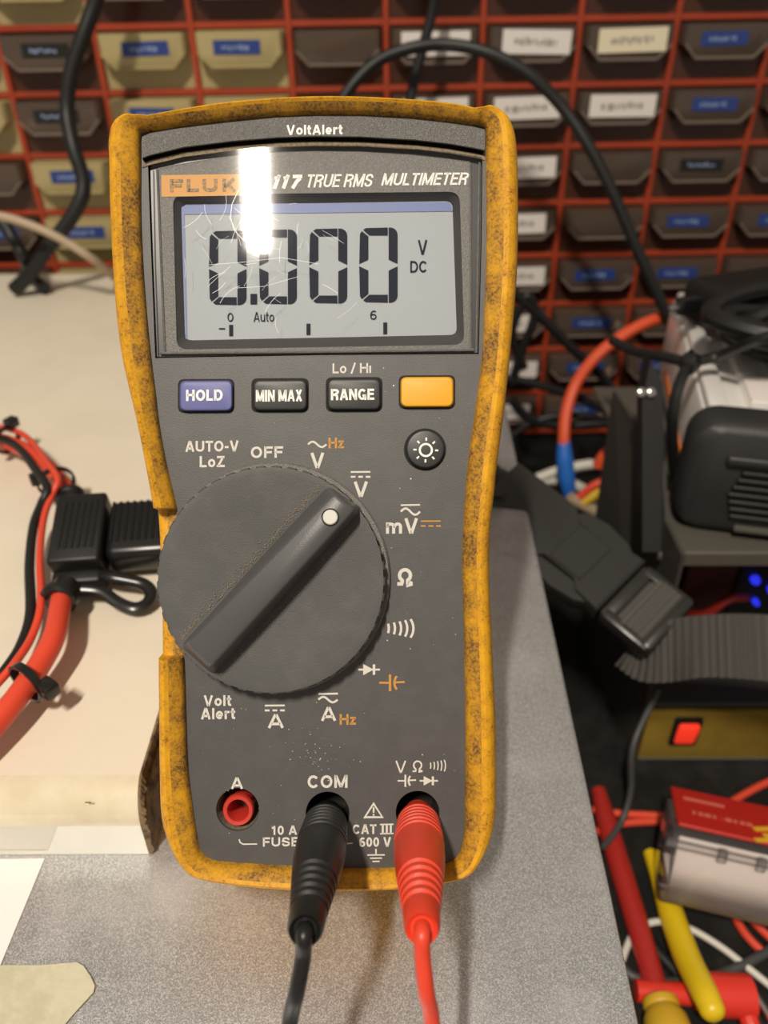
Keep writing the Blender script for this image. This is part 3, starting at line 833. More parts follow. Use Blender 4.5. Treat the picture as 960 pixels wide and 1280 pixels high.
bw = -0.00072
bg_ = MB()
bg_.poly([L(201.5, 219, bw), L(336, 217, bw), L(337, 243.5, bw), L(202, 246, bw)], 'badge_orange')
text(bg_, 'FLUKE', (213, 223.5, 322, 239.5), 'badge_ink', bw+0.00008, 0.05)
bg_.build('maker_badge', bezel, smooth=False)
ml = MB()
text(ml, '117', (341.5, 218.5, 379.5, 235.5), 'ink_bright', bw, 0.05, 0.30)
text(ml, 'TRUE RMS', (384, 217.5, 466.5, 234), 'ink_bright', bw, 0.015, 0.30); text(ml, 'MULTIMETER', (476.5, 216, 586, 231.5), 'ink_bright', bw, 0.015, 0.30)
ml.build('printed_legend', bezel, smooth=False)

dg_ = MB(); ink = 'lcd_ink'; wl = -0.0028
def zero(x0_, y0_, x1_, y1_):
    t, th, g = 11.4, 9.6, 0.9
    ym = (y0_+y1_)/2; r_ = 9
    P = lambda pts: dg_.poly([L(x, y, wl) for x, y in pts], ink)
    cor = lambda cx, cy, a0, a1: arc(cx, cy, r_, a0, a1, 5)
    # left pair: mitred to the horizontal bars, right pair: reaching the full height
    P([(x0_, ym-1.6), (x0_+t, ym-7)] + [(x0_+t, y0_+th+1.5), (x0_+3.2, y0_+4.4), (x0_+.9, y0_+8)])
    P([(x0_+5.0, y0_+2.8), (x0_+8.5, y0_+.6), (x1_-t-g, y0_), (x1_-t-g, y0_+th), (x0_+t+1.2, y0_+th)])
    P([(x0_, ym+1.6), (x0_+t, ym+7)] + [(x0_+t, y1_-th-1.5), (x0_+3.2, y1_-4.4), (x0_+.9, y1_-8)])
    P([(x0_+5.0, y1_-2.8), (x0_+8.5, y1_-.6), (x1_-t-g, y1_), (x1_-t-g, y1_-th), (x0_+t+1.2, y1_-th)])
    P([(x1_-t+g*.2, y0_)] + cor(x1_-r_, y0_+r_, -90, 0) + [(x1_, ym-1.6), (x1_-t+g*.2, ym-7)])
    P([(x1_-t+g*.2, ym+7), (x1_, ym+1.6)] + cor(x1_-r_, y1_-r_, 0, 90) + [(x1_-t+g*.2, y1_)])
zero(261.2, 288.3, 308, 381); zero(324, 286.8, 371, 380); zero(386.5, 285.6, 434, 379); zero(449, 284.4, 497, 378)
pxbox(dg_, 313, 367.3, 321.3, 380.3, wl, ink)
text(dg_, '0', (284.5, 391, 291.5, 402), ink, wl, 0.0); text(dg_, 'Auto', (317, 390, 342.5, 402), ink, wl, 0.0); text(dg_, '6', (463, 388, 470.5, 399.5), ink, wl, 0.0)
pxbox(dg_, 286.3, 406, 291.3, 420, wl, ink); pxbox(dg_, 383, 404.5, 388, 418.5, wl, ink); pxbox(dg_, 479, 403, 484, 417.5, wl, ink); pxbox(dg_, 273.5, 410, 281.3, 411.6, wl, ink)
text(dg_, 'V', (522.5, 300, 534, 318), ink, wl, 0.01); text(dg_, 'DC', (513, 326, 533, 340.5), ink, wl, 0.01)
dg_.build('lcd_digits', lcd, smooth=False)

ln = MB()
ln.loft([[L(x, y, 0.0002) for x, y in lens_out], [L(x, y, 0.0009) for x, y in lens_out]], 'lens_clear', True, True, True)
lens = ln.build('display_lens', mm_, smooth=False)
scm = MB(); r = random.Random(11)
for i in range(46):
    cx = r.gauss(318, 48); cy = r.gauss(300, 50)
    if not (205 < cx < 560 and 205 < cy < 425): continue
    a = r.uniform(-1.2, 1.2) + (0 if r.random() < .5 else 1.5); ln_ = r.uniform(4, 20); k = r.uniform(-.25, .25)
    pts = [(cx+ln_*t*math.cos(a+k*t), cy+ln_*t*math.sin(a+k*t)) for t in (-1, -.5, 0, .5, 1)]
    stroke(scm, pts, r.uniform(.16, .42), 'scratch', 0.00093)
stroke(scm, [(298, 238), (290, 255), (288, 272), (293, 288), (304, 300), (320, 309)], .7, 'scratch', 0.00093)
stroke(scm, [(262, 331), (300, 328), (352, 322), (398, 330)], .35, 'scratch', 0.00093)
stroke(scm, [(296, 360), (330, 358), (372, 346)], .35, 'scratch', 0.00093)
scm.build('scratches', lens, smooth=False)

# buttons
def button(q, mt, txt=None, tb_=None):
    x0_, y0_, x1_, y1_ = q; s = -0.012
    Q = lambda i: [(x0_+i, y0_+i-s*34/2+0), (x1_-i, y0_+i+s*34/2), (x1_-i, y1_-i+s*34/2), (x0_+i, y1_-i-s*34/2)]
    g = MB()
    g.loft([rquad(Q(-2.6), 8, 0.00005), rquad(Q(-0.5), 8, 0.0001)], 'gap_black', True, True, False)
    g.loft([rquad(Q(-0.5), 8, 0.0001), rquad(Q(0), 8, 0.0010), rquad(Q(1.2), 7.5, 0.0014), rquad(Q(3), 7, 0.0015)], mt, True, False, True)
    o = g.build('button', mm_, angle=30)
    if txt:
        t = MB(); text(t, txt, tb_, 'ink_bright', 0.0016, 0.03); t.build('button_legend', o, smooth=False)
    return o
tag(button((225.0, 476.3, 290.5, 513.5), 'button_blue', 'HOLD', (233, 487, 278, 501)), 'blue hold button')
tag(button((316.8, 475.3, 383.5, 512.7), 'button_dark', 'MIN MAX', (320, 487.3, 377.5, 501.8)), 'dark min max button')
tag(button((409.8, 474, 475.5, 512), 'button_dark', 'RANGE', (414, 486, 469, 500)), 'dark range button')
tag(button((501, 471.7, 566.5, 508.5), 'button_yellow'), 'plain yellow button')
g = MB(); bx, by = 531.3, 562
P0 = L(bx, by, 0)
g.lathe([(0.00005, 26.5/F*D), (0.0001, 24.3/F*D)], P0, (0, 0, 1), 'gap_black', 40, True, False)
g.lathe([(0.0001, 24.0/F*D), (0.0010, 23.5/F*D), (0.0015, 22.3/F*D), (0.0016, 20/F*D)], P0, (0, 0, 1), 'button_dark', 40, False, True)
rb = tag(g.build('button', mm_, angle=30), 'round backlight button with a sun symbol')
t = MB()
stroke(t, arc(532.3, 562.5, 7.6, 0, 342, 19), 2.5, 'ink_bright', 0.00168, closed=True)
for i in range(8):
    a = math.radians(45*i+2)
    stroke(t, [(532.3+11.6*math.cos(a), 562.5+11.6*math.sin(a)), (532.3+15.6*math.cos(a), 562.5+15.6*math.sin(a))], 2.1, 'ink_bright', 0.00168)
t.build('button_legend', rb, smooth=False)

# rotary selector
KW = 0.0062
kc = L(338.5, 725, KW); kr = 143.0/F*(D-KW)
kc0 = Vector((kc.x, kc.y, -OL.z))
k = MB()
k.lathe([(0.00003, kr*1.005), (0.00012, kr*1.0)], kc0, (0, 0, 1), 'gap_black', 72, True, False)
k.lathe([(0.0001, kr*1.045), (0.0012, kr*1.045), (0.0017, kr*1.03), (0.0017, kr*0.99)], kc0, (0, 0, 1), 'bezel_grey', 96, False, False)
NT = 45
def kring(r0, w, tooth):
    out = []
    for i in range(NT*6):
        a = 2*math.pi*i/(NT*6); ph = i % 6
        d = tooth if ph in (2, 3) else 0.0
        out.append(kc0 + Vector(((r0-d)*math.cos(a), (r0-d)*math.sin(a), w)))
    return out
k.loft([kring(kr*0.985, 0.0015, 0.0017), kring(kr*0.985, KW-0.0012, 0.0017), kring(kr*1.0, KW-0.0008, 0.0012), kring(kr*1.0, KW-0.0003, 0.0009), kring(kr*0.985, KW, 0.0),
        kring(kr*0.93, KW, 0.0), kring(kr*0.70, KW-0.0005, 0), kring(kr*0.3, KW-0.0009, 0), kring(kr*0.02, KW-0.001, 0)], 'knob', True, False, True)
knob = k.build('rotary_knob', mm_, angle=32)
gb = MB()
GA = [(409, 605), (455, 637), (268, 846), (224, 808)]       # foot of the grip
GB = [(416.5, 613.5), (447.5, 637), (264, 838.5), (231, 806)]  # top
def gq(q, e, w): return rquad(q, e, w, 5)
gb.loft([gq(GA, 9, KW-0.0012), gq([((a[0]*.55+c_[0]*.45), (a[1]*.55+c_[1]*.45)) for a, c_ in zip(GA, GB)], 9, KW+0.0012), gq(GB, 8, 0.0105),
         gq([(417.5, 615.5), (445, 636.5), (263.5, 835), (234, 806)], 8, 0.0119), gq([(418.5, 619.5), (441, 636.5), (264, 830), (238.5, 805)], 7, 0.0124)], 'knob_grip', True, False, True)
grip = gb.build('knob_grip', knob, angle=50)
t = MB(); t.lathe([(-0.0005, 11.2/F*0.149), (0.00012, 11.2/F*0.149)], L(413, 646.5, 0.0124), (0, 0, 1), 'gap_black', 28)
t.lathe([(0.0, 9.6/F*0.149), (0.00045, 9.2/F*0.149), (0.0006, 8/F*0.149)], L(413, 646.5, 0.0124), (0, 0, 1), 'dot_white', 28)
tag(t.build('pointer_dot', knob, angle=30), 'white round pointer dot')
# dust packed along the foot of the grip
t = MB(); r = random.Random(4)
for i in range(1100):
    u = r.random(); side = r.random() < 0.72
    A_, B_ = ((407, 606), (222, 806)) if side else ((456, 640), (271, 847))
    off = abs(r.gauss(0, 4.6))+0.3
    nx, ny = (-0.727, -0.686) if side else (0.727, 0.686)
    px, py = A_[0]+(B_[0]-A_[0])*u+nx*off, A_[1]+(B_[1]-A_[1])*u+ny*off
    if (px-338)**2+(py-725)**2 > 137**2: continue
    s = r.uniform(.25, .75)
    rad = math.hypot(px-338.5, py-725)/143
    wz = KW - 0.0010 + (0.0001+0.0009*max(0, (rad-0.02)/0.93)**1.2) + 0.00012
    t.poly([L(px-s, py, wz), L(px, py+s, wz), L(px+s, py, wz), L(px, py-s, wz)], 'dust')
t.build('dust', knob, smooth=False)['kind'] = 'stuff'

# bare red jack on the left
j = MB(); pj = L(297.5, 1013, 0)
R1 = 19.3/F*D
j.lathe([(-0.0090, R1*0.66), (-0.0004, R1*0.67), (0.0001, R1*0.72), (0.0002, R1*0.94), (-0.0002, R1), (-0.0012, R1), (-0.0016, R1*.80), (-0.0100, R1*.80)], pj, (0, 0, 1), 'jack_red', 40, False, False)
j.lathe([(-0.0082, R1*0.66), (-0.0080, R1*0.3)], pj, (0, 0, 1), 'brass_dark', 24, False, True)
tag(j.build('input_jack', mm_, angle=40), 'empty red input jack')

# folding stand holding it up from behind
st = MB()
hinge = Lf(405, 560, -0.0435)
foot_w = mm_.matrix_world.inverted() @ Vector((mm_.location.x, 0.232, CASE_Z+0.0035))
for s in (-1, 1):
    st.tube([hinge+Vector((s*0.022, 0, 0)), foot_w+Vector((s*0.022, 0, 0))], 0.003, 'holster', 8, 1)
st.tube([foot_w+Vector((-0.024, 0, 0)), foot_w+Vector((0.024, 0, 0))], 0.003, 'holster', 8, 1)
st.build('tilt_stand', mm_)

# ------------------------------------------------------------------ test leads plugged in
MWm = mm_.matrix_world.copy()
def MW(px, py, w): return MWm @ L(px, py, w)
def test_lead(name, label, jack, endpx, mt, cordpts, flange):
    a = MW(jack[0], jack[1], -0.004); e = MW(endpx[0], endpx[1], 0.0475)
    t = empty(name, a, label, 'test lead')
    ax = (e-a).normalized(); Lh = (e-a).length
    p = MB(); o0 = Vector((0, 0, 0))
    prof = [(0, .0030), (.0042, .0031), (.0044, .0040), (.0062, .0043)]
    x = .0070
    rr0 = .0046
    for i in range(6):                                     # grip rings near the socket
        rr0 = .00455 + .00035*min(1, i/4)
        prof += [(x, rr0), (x+.0010, rr0), (x+.0013, rr0-.0005), (x+.0018, rr0-.0005), (x+.0021, rr0)]
        x += .0021
    prof += [(x+.001, .00475), (.0235, .0048), (.0300, .0044), (.0325, .0042)]
    x = .0335; r1 = .0041
    for i in range(5):                                     # strain relief rings
        prof += [(x, r1), (x+.0012, r1-.0001), (x+.0016, r1-.0007), (x+.0022, r1-.0007)]
        x += .0025; r1 -= .00022
    prof += [(x, r1), (Lh-.0012, .0028), (Lh, .0024), (Lh-.0006, .0017)]
    p.lathe(prof, o0, ax, mt, 28, True, True)
    p.build('plug', t, angle=40)
    c_ = MB()
    c_.tube([q-a for q in [e-ax*.004, e+ax*.001]+cordpts], .00125, mt, 12, 8)
    c_.build('cord', t)
    return t
zc_ = CASE_Z+0.0016
test_lead('test_lead', 'black test lead plugged into the COM jack of the multimeter', (409.5, 1017), (381, 1164), 'plug_black',
          [W(379, 1195, .1135), W(371, 1240, .114), W(360, 1295, .117), Vector((-.018, .038, .160)), Vector((-.022, .018, .140)), Vector((-.026, -.01, zc_)), Vector((-.03, -.05, zc_))], False)
test_lead('test_lead', 'red test lead plugged into the right jack of the multimeter', (522.5, 1017), (527.5, 1162), 'plug_red',
          [W(528, 1195, .1125), W(533, 1240, .113), W(541, 1295, .116), Vector((.0085, .038, .160)), Vector((.012, .018, .140)), Vector((.016, -.01, zc_)), Vector((.018, -.05, zc_))], True)

# ------------------------------------------------------------------ fuse holder and wires on the board
fz = BOARD_Z
fh = empty('fuse_holder', at_Z(95, 742, fz), 'black inline blade fuse holder with ribbed cap lying on the cream board', 'fuse holder')
fo = Vector(fh.location)
FR = Matrix.Rotation(math.radians(7), 4, 'Z') @ Matrix.Rotation(math.radians(20), 4, 'X')
b = MB()
A0 = at_Z(57, 745, fz+.006)-fo; A1 = at_Z(123, 742, fz+.006)-fo
wA = (A1-A0).x
b.box((wA, .027, .0130), FR @ Matrix.Translation(((A0.x+A1.x)/2, .0160, .0090)), 'black_plastic', .0012, 3)
for i in range(6): b.box((.0012, .0185, .0006), FR @ Matrix.Translation((A0.x+wA*(.2+.125*i), .0165, .0156)), 'black_plastic', .0003, 1)
b.box((wA*.98, .0060, .0090), FR @ Matrix.Translation(((A0.x+A1.x)/2, .0010, .0052)), 'black_plastic', .0016, 3)
b.build('fuse_body', fh)
b = MB()
wB = .027
b.box((wB, .0225, .0120), FR @ Matrix.Translation((A1.x+wB/2+.0003, .0165, .0070)), 'black_gloss', .0030, 4)
for i in range(11): b.box((.0011, .016, .0012), FR @ Matrix.Translation((A1.x+.0022+i*.0022, .0185, .0131)), 'black_gloss', .0004, 1)
b.build('cap', fh)
b = MB()
pts = [at_Z(98, 735, fz+.008), at_Z(125, 738, fz+.007), at_Z(146, 752, fz+.005), at_Z(168, 760, fz+.004), at_Z(184, 754, fz+.004), at_Z(189, 741, fz+.005), at_Z(180, 731, fz+.006), at_Z(162, 726, fz+.007), at_Z(140, 722, fz+.008), at_Z(128, 718, fz+.008)]
b.tube([p-fo for p in pts], .0021, 'black_gloss', 10, 6, flat=0.8)
b.build('cap_strap', fh)
for nm, (px, py) in (('lower', (78, 742)), ('upper', (88, 627))):
    g = MB(); p = at_Z(px, py, fz+.0095)-fo
    d = Vector((-.08, -1, .0)) if nm == 'lower' else Vector((-.25, 1, .0))
    g.lathe([(-.004, .0040), (.0005, .0046), (.0012, .0056), (.0030, .0056), (.0038, .0046)], p, d, 'black_gloss', 24)
    g.build('grommet', fh)

def wire(name, label, pts, rad, mt, cat='wire', group=None, sides=12, sub=8, mats=None):
    o = MB(); P = [Vector(p) for p in pts]
    o.tube(P, rad, mt, sides, sub)
    return tag(o.build(name, origin=P[0]), label, cat, group)
H = fz+.0095
wire('red_wire', 'thick red wire running from the fuse holder towards the lower left', [at_Z(78, 738, H), at_Z(75, 760, H+.001), at_Z(68, 795, H+.002), at_Z(50, 830, H+.001), at_Z(24, 868, H), at_Z(-8, 908, H-.001), at_Z(-70, 975, H-.003), at_Z(-170, 1062, H-.005)], .0031, 'wire_red')
wire('red_wire', 'thick red wire running from the fuse holder towards the upper left', [at_Z(88, 632, H), at_Z(82, 612, H), at_Z(64, 588, H), at_Z(36, 566, H-.001), at_Z(4, 552, H-.002), at_Z(-50, 545, H-.003), at_Z(-140, 548, H-.004)], .0032, 'wire_red')
hb = fz+.012
tw = [(-60, 530), (0, 540), (28, 552), (52, 582), (66, 604), (59, 624), (49, 652), (44, 700), (45, 760), (34, 800), (14, 832), (-8, 858), (-70, 925)]
hh = [.004, .010, .012, .016, .016, .013, .011, .010, .009, .008, .009, .008, .005]
wire('thin_red_wire', 'thin red wire tied alongside the thick red wire', [at_Z(x+6, y-5, fz+z+.001) for (x, y), z in zip(tw, hh)], .0012, 'wire_red')
wire('thin_black_wire', 'thin black wire tied alongside the thick red wire', [at_Z(x-7, y+6, fz+z) for (x, y), z in zip(tw, hh)], .0016, 'wire_black')
def zip_tie(px, py, z, r0, dirx, label, head):
    p = at_Z(px, py, z)
    t = empty('zip_tie', p, label, 'cable tie', 'cable ties on the wire bundle')
    b = MB(); d = Vector(dirx).normalized()
    u = d.cross(Vector((0, 0, 1))).normalized(); v = u.cross(d)
    rings = []
    for i in range(25):
        a = 2*math.pi*i/24; q = u*math.cos(a)*r0*1.25+v*math.sin(a)*r0; nn = (u*math.cos(a)+v*math.sin(a))
        rings.append([q-d*.0011, q+d*.0011, q+d*.0011+nn*.0009, q-d*.0011+nn*.0009])
    b.loft(rings, 'black_gloss', True)
    b.build('strap', t, angle=30)
    g = MB(); hp = Vector(head)
    g.box((.0052, .0042, .0042), frame(hp, u, z=v), 'black_gloss', .0007, 2)
    g.build('head', t)
zip_tie(35, 853, H+.0008, .0047, (-.55, -.8, 0), 'black cable tie around the wires below the fuse holder', (.0066, -.0030, .001))
zip_tie(70, 602, H+.002, .0048, (-.5, .8, 0), 'black cable tie around the wires just above the fuse holder', (-.0060, -.0012, .002))
zip_tie(8, 550, H, .0046, (-.9, .4, 0), 'black cable tie at the upper left end of the wire bundle', (.002, .004, .006))

# ------------------------------------------------------------------ cables in front of the drawers
wire('black_cable', 'thick black cable hanging down the left of the drawer cabinet', [at_Y(128, -40, .535), at_Y(120, 0, .535), at_Y(104, 45, .53), at_Y(88, 95, .525), at_Y(84, 140, .52), at_Y(92, 185, .51), at_Y(104, 225, .505), at_Y(100, 252, .50), at_Y(82, 282, .495), at_Y(58, 312, .49), at_Y(38, 342, .487), at_Z(18, 362, BOARD_Z+.005)], .0046, 'wire_black', 'cable')
wire('black_cable', 'short black cable rising from the board at the far left', [at_Y(-40, 262, .50), at_Y(0, 276, .50), at_Y(16, 298, .495), at_Y(30, 322, .49), at_Z(40, 346, BOARD_Z+.005), at_Z(56, 360, BOARD_Z+.005)], .0040, 'wire_black', 'cable')
wire('beige_cable', 'thin beige cable crossing in front of the drawers at left', [at_Y(-60, 262, .47), at_Y(0, 270, .47), at_Y(40, 282, .47), at_Y(80, 301, .47), at_Y(120, 327, .475), at_Z(150, 350, BOARD_Z+.0025), at_Z(200, 365, BOARD_Z+.0025)], .0026, 'wire_beige', 'cable')
wire('black_cable', 'black cable arching over the top of the multimeter to the right', [at_Y(395, 240, .50), at_Y(412, 165, .505), at_Y(432, 118, .51), at_Y(470, 78, .515), at_Y(515, 60, .515), at_Y(560, 56, .515), at_Y(610, 66, .51), at_Y(660, 92, .505), at_Y(702, 133, .50), at_Y(738, 186, .49), at_Y(770, 250, .48), at_Y(800, 320, .47), at_Y(832, 390, .46), at_Y(850, 430, .455)], .0035, 'wire_black', 'cable')
wire('black_cable', 'straight black cable behind the arching cable at the top', [at_Y(548, -40, .54), at_Y(541, 10, .54), at_Y(530, 55, .538), at_Y(518, 100, .535), at_Y(508, 160, .53), at_Y(500, 260, .525)], .0032, 'wire_black', 'cable')
for pts, rad, lab in (
    ([(600, 330), (638, 362), (664, 385), (690, 410), (720, 440), (752, 470), (775, 500)], .0032, 'black cable sagging across the lower drawers beside the multimeter'),
    ([(655, 460), (640, 420), (650, 385), (660, 370), (668, 395), (650, 445), (640, 480)], .0030, 'looped black cable close to the right flank of the multimeter'),
    ([(610, 470), (650, 476), (690, 486), (730, 500), (768, 520)], .0030, 'upper black cable running level behind the meter toward the rack'),
    ([(640, 500), (660, 522), (700, 532), (740, 530), (775, 528)], .0034, 'middle black cable running level toward the rack'),
    ([(640, 545), (665, 528), (700, 520), (745, 522), (780, 540)], .0026, 'lower black cable bowed upward toward the rack')):
    wire('black_cable', lab, [at_Y(x, y, .47) for x, y in pts], rad, 'wire_black', 'cable', sub=6)

# orange-red wire with blue sleeve and the loose small wires
oz = .45
cr = empty('spliced_wire', at_Y(710, 610, .42), 'orange red wire curving down into a blue crimp sleeve', 'wire')
co = Vector(cr.location)
b = MB(); pts = [at_Y(x, y, yy) for x, y, yy in ((850, 392, .47), (812, 402, .465), (778, 420, .46), (745, 446, .455), (720, 480, .45), (708, 515, .44), (705, 550, .43), (706, 575, .425))]
b.tube([p-co for p in pts], .0038, 'wire_orange', 10, 6); b.build('conductor', cr)
b = MB(); b.tube([at_Y(705, 552, .43)-co, at_Y(706, 575, .425)-co, at_Y(709, 600, .42)-co, at_Y(712, 622, .418)-co], [.0042, .0056, .0054, .0040], 'shrink_blue', 12, 6); b.build('crimp_sleeve', cr)
for pts, rad, mt, lab in (
    ([(712, 622), (735, 634), (752, 640), (790, 632)], .0038, 'wire_beige', 'pale wire leaving the blue crimp sleeve'),
    ([(672, 598), (700, 588), (745, 580), (790, 585)], .0036, 'wire_white', 'white wire running behind the blue crimp sleeve'),
    ([(728, 628), (748, 615), (768, 606), (792, 600)], .0038, 'wire_yellow', 'yellow wire beside the blue crimp sleeve'),
    ([(724, 622), (742, 607), (765, 598), (790, 590)], .0026, 'wire_red', 'thin red wire above the yellow wire'),
    ([(748, 583), (756, 569), (776, 553), (795, 545)], .0038, 'wire_orange', 'orange red wire rising toward the black rack'),
    ([(650, 610), (690, 600), (730, 612), (750, 640), (735, 650)], .0036, 'wire_white', 'white wire looping under the blue crimp sleeve')):
    wire('loose_wire', lab, [at_Y(x, y, .445 if mt == 'wire_white' else .405) for x, y in pts], rad, mt, sub=6)

# ------------------------------------------------------------------ rack with inverter at the right
rk = empty('equipment_rack', (0.19, 0.32, 0), 'black steel rack with open shelves at the right of the case', 'rack')
ro = Vector(rk.location)
b = MB()
fb = [(.1235, .2450, 0), (.1205, .2450, .1285), (.1206, .2680, .1292), (.1178, .2790, .1520), (.1110, .3380, .1580), (.1115, .3400, .1560), (.1180, .3400, 0)]
b.prism([Vector(p)-ro for p in fb], [Vector(p)-ro+Vector((.0016, 0, 0)) for p in fb], 'rack_black')
b.build('side_plate', rk, smooth=False)
b = MB()
q = [(803, 690), (826, 690), (830, 560), (829, 480), (813, 452), (803, 500)]
P = [W(x, y, .316)-ro for x, y in q]
b.prism(P, [p+Vector((.001, .012, 0)) for p in P], 'black_plastic'); b.build('upright_post', rk, smooth=False)
for px in (801, 813):
    b = MB(); b.lathe([(0, .0023), (.0012, .0021), (.0018, .0012)], W(px, 491, .3155)-ro, NZ, 'steel_bright', 16); b.build('screw', rk)
b = MB(); b.lathe([(0, .0026), (.0012, .0024), (.0018, .001)], Vector((.1185, .262, .116))-ro, (-1, -.3, .2), 'rack_bar', 16); b.build('screw', rk)
b = MB(); b.box((.20, .16, .0028), Vector((.222, .328, .1265))-ro, 'rack_bar', .0006, 1); b.box((.20, .003, .0075), Vector((.222, .2475, .1255))-ro, 'rack_bar', .0008, 1); b.build('shelf', rk, smooth=False)
b = MB(); b.box((.20, .16, .0024), Vector((.222, .328, .0365))-ro, 'rack_black', .0006, 1); b.build('shelf', rk, smooth=False)
b = MB(); b.box((.0024, .16, .128), Vector((.321, .328, .064))-ro, 'rack_black'); b.build('side_plate', rk, smooth=False)

# inverter
IV = rotz((0, 0, 0), math.radians(-13))
iv = empty('power_inverter', (.171, .252, .1283), 'silver ribbed power inverter with a black louvred end cap on the rack shelf', 'inverter')
b = MB(); w_, hgt, dep = .102, .050, .018
def rr_ring(w2, h2, r_, y, z0):
    out = []
    for cx, cz, a0 in ((w2-r_, h2-r_, 0), (-w2+r_, h2-r_, 90), (-w2+r_, -h2+r_, 180), (w2-r_, -h2+r_, 270)):
        for i in range(6):
            a = math.radians(a0+18*i); out.append(IV @ Vector((cx+r_*math.cos(a), y, z0+cz+r_*math.sin(a))))
    return out
zc0 = .0258
b.loft([rr_ring(w_/2-.004, hgt/2-.004, .008, 0, zc0), rr_ring(w_/2-.001, hgt/2-.001, .010, .0025, zc0), rr_ring(w_/2, hgt/2, .011, .007, zc0), rr_ring(w_/2, hgt/2, .011, dep, zc0)], 'dark_plastic', True, True, True)
endc = b.build('end_cap', iv, angle=40)
g = MB()
g.box((.074, .0035, .0045), IV @ Matrix.Translation((.0, -.0008, zc0+.0105)), 'dark_plastic', .0016, 3)
for i in range(7): g.box((.066-(.002*abs(3-i)), .0022, .0024), IV @ Matrix.Translation((.0, -.0004, zc0+.0050-i*.0034)), 'black_plastic', .0006, 1)
g.box((.062, .003, .0028), IV @ Matrix.Translation((.004, -.0008, zc0-.0205)), 'rack_bar', .0010, 2)
g.build('louvres', endc)
b = MB(); bl = .15
b.box((w_*.90, bl, hgt*.86), IV @ Matrix.Translation((0, dep+bl/2, zc0-.001)), 'aluminium', .003, 2)
for i in range(6):
    x = -w_*.45+.006+i*.0165
    b.box((.0085, bl, .0055), IV @ Matrix.Translation((x, dep+bl/2, zc0+hgt*.43)), 'aluminium', .0016, 2)
b.build('aluminium_body', iv)
b = MB(); b.box((.0008, bl*.75, .0045), IV @ Matrix.Translation((-w_*.45-.0003, dep+bl*.42, zc0-.012)), 'orange_stripe'); b.build('orange_stripe', iv)
b = MB(); b.box((.034, .026, .0006), IV @ Matrix.Translation((-.010, dep+.021, zc0+hgt*.43+.0031)), 'label_white'); b.build('sticker', iv)

# dark unit with blue leds in the middle bay, gold fronted unit in the lower bay
du = empty('control_unit', (.225, .31, .0377), 'dark maroon electronics unit glowing blue on the middle rack shelf', 'electronics')
b = MB(); b.box((.15, .07, .060), (0, .02, .0305), 'unit_maroon', .002, 2); b.box((.12, .002, .045), (.01, -.0158, .03), 'black_gloss', .0006, 1); b.build('housing', du)
for x, z, r_ in ((-.042, .040, .0022), (-.031, .034, .0030), (-.038, .026, .0016)):
    g = MB(); g.lathe([(0, r_), (.0025, r_), (.0042, r_*.5)], (x, -.0168, z), (0, -1, 0), 'led_blue', 14); g.build('blue_lamp', du)
g = MB(); g.lathe([(0, .002), (.002, .002), (.003, .001)], (-.050, -.0168, .0085), (0, -1, 0), 'led_red', 14); g.build('red_lamp', du)
g = MB(); g.tube([(-.072, -.016, .018), (-.066, -.026, .025), (-.058, -.028, .036), (-.046, -.022, .032)], .0022, 'wire_red_dark', 8, 5); g.build('red_lead', du)
gu = empty('power_supply', (.2194, .31, .0002), 'gold fronted power supply with a lit red rocker switch on the bench', 'power supply')
b = MB(); b.box((.186, .12, .0330), (0, .0, .0170), 'rack_black', .001, 1); b.build('housing', gu)
b = MB(); b.box((.186, .004, .0335), (0, -.0625, .0170), 'gold_panel', .0008, 2); b.box((.186, .0045, .0014), (0, -.0628, .0009), 'rack_bar', .0003, 1); b.build('gold_front', gu)
sx = at_Y(856, 912, .2455)
b = MB(); b.box((.0135, .003, .0180), (sx.x-.2194, -.0655, sx.z), 'black_gloss', .0012, 2); b.box((.0098, .004, .0140), Matrix.Translation((sx.x-.2194, -.0668, sx.z)) @ Matrix.Rotation(.12, 4, 'X'), 'switch_red', .0014, 2); b.build('rocker_switch', gu)

# black adapter and coiled cable piled on the inverter
ca = empty('cable_coil', Vector((.176, .322, .1835)), 'black coiled cable heaped on top of the inverter', 'cable coil')
cz = Vector(ca.location)
b = MB(); r = random.Random(9)
pts = []
for i in range(64):
    a = i*0.62; rad_ = .026+.010*math.sin(i*.7)+r.uniform(-.003, .003)
    pts.append(Vector((rad_*math.cos(a)*1.25+.012, rad_*math.sin(a)*.95, 0.001+.020*(i/64)+r.uniform(-.002, .004))))
b.tube(pts, .0042, 'wire_black', 8, 4); b.build('coil', ca)
ad = empty('power_adapter', at_Y(948, 376, .375), 'black plug-in power adapter lying behind the cable coil', 'power adapter')
b = MB(); b.box((.064, .042, .021), Matrix.Rotation(.4, 4, 'Z'), 'black_plastic', .005, 3); b.build('housing', ad)
b = MB(); b.box((.013, .006, .008), Matrix.Translation((-.042, -.018, .004)) @ Matrix.Rotation(.5, 4, 'Z'), 'black_gloss', .001, 2); b.lathe([(0, .002), (.012, .002)], (-.042, -.018, .004), (-1, -.4, -.1), 'steel_bright', 10); b.build('plug_tip', ad)
kn = empty('knotted_cable', at_Y(862, 452, .303), 'black cable knotted over the silver inverter ribs', 'cable')
ko = Vector(kn.location)
b = MB()
b.tube([at_Y(765, 425, .355)-ko, at_Y(790, 438, .34)-ko, at_Y(830, 446, .318)-ko, at_Y(862, 452, .306)-ko, at_Y(895, 446, .306)-ko, at_Y(920, 436, .300)-ko, at_Y(950, 424, .290)-ko, at_Y(1000, 412, .285)-ko], .0024, 'wire_black', 8, 6)
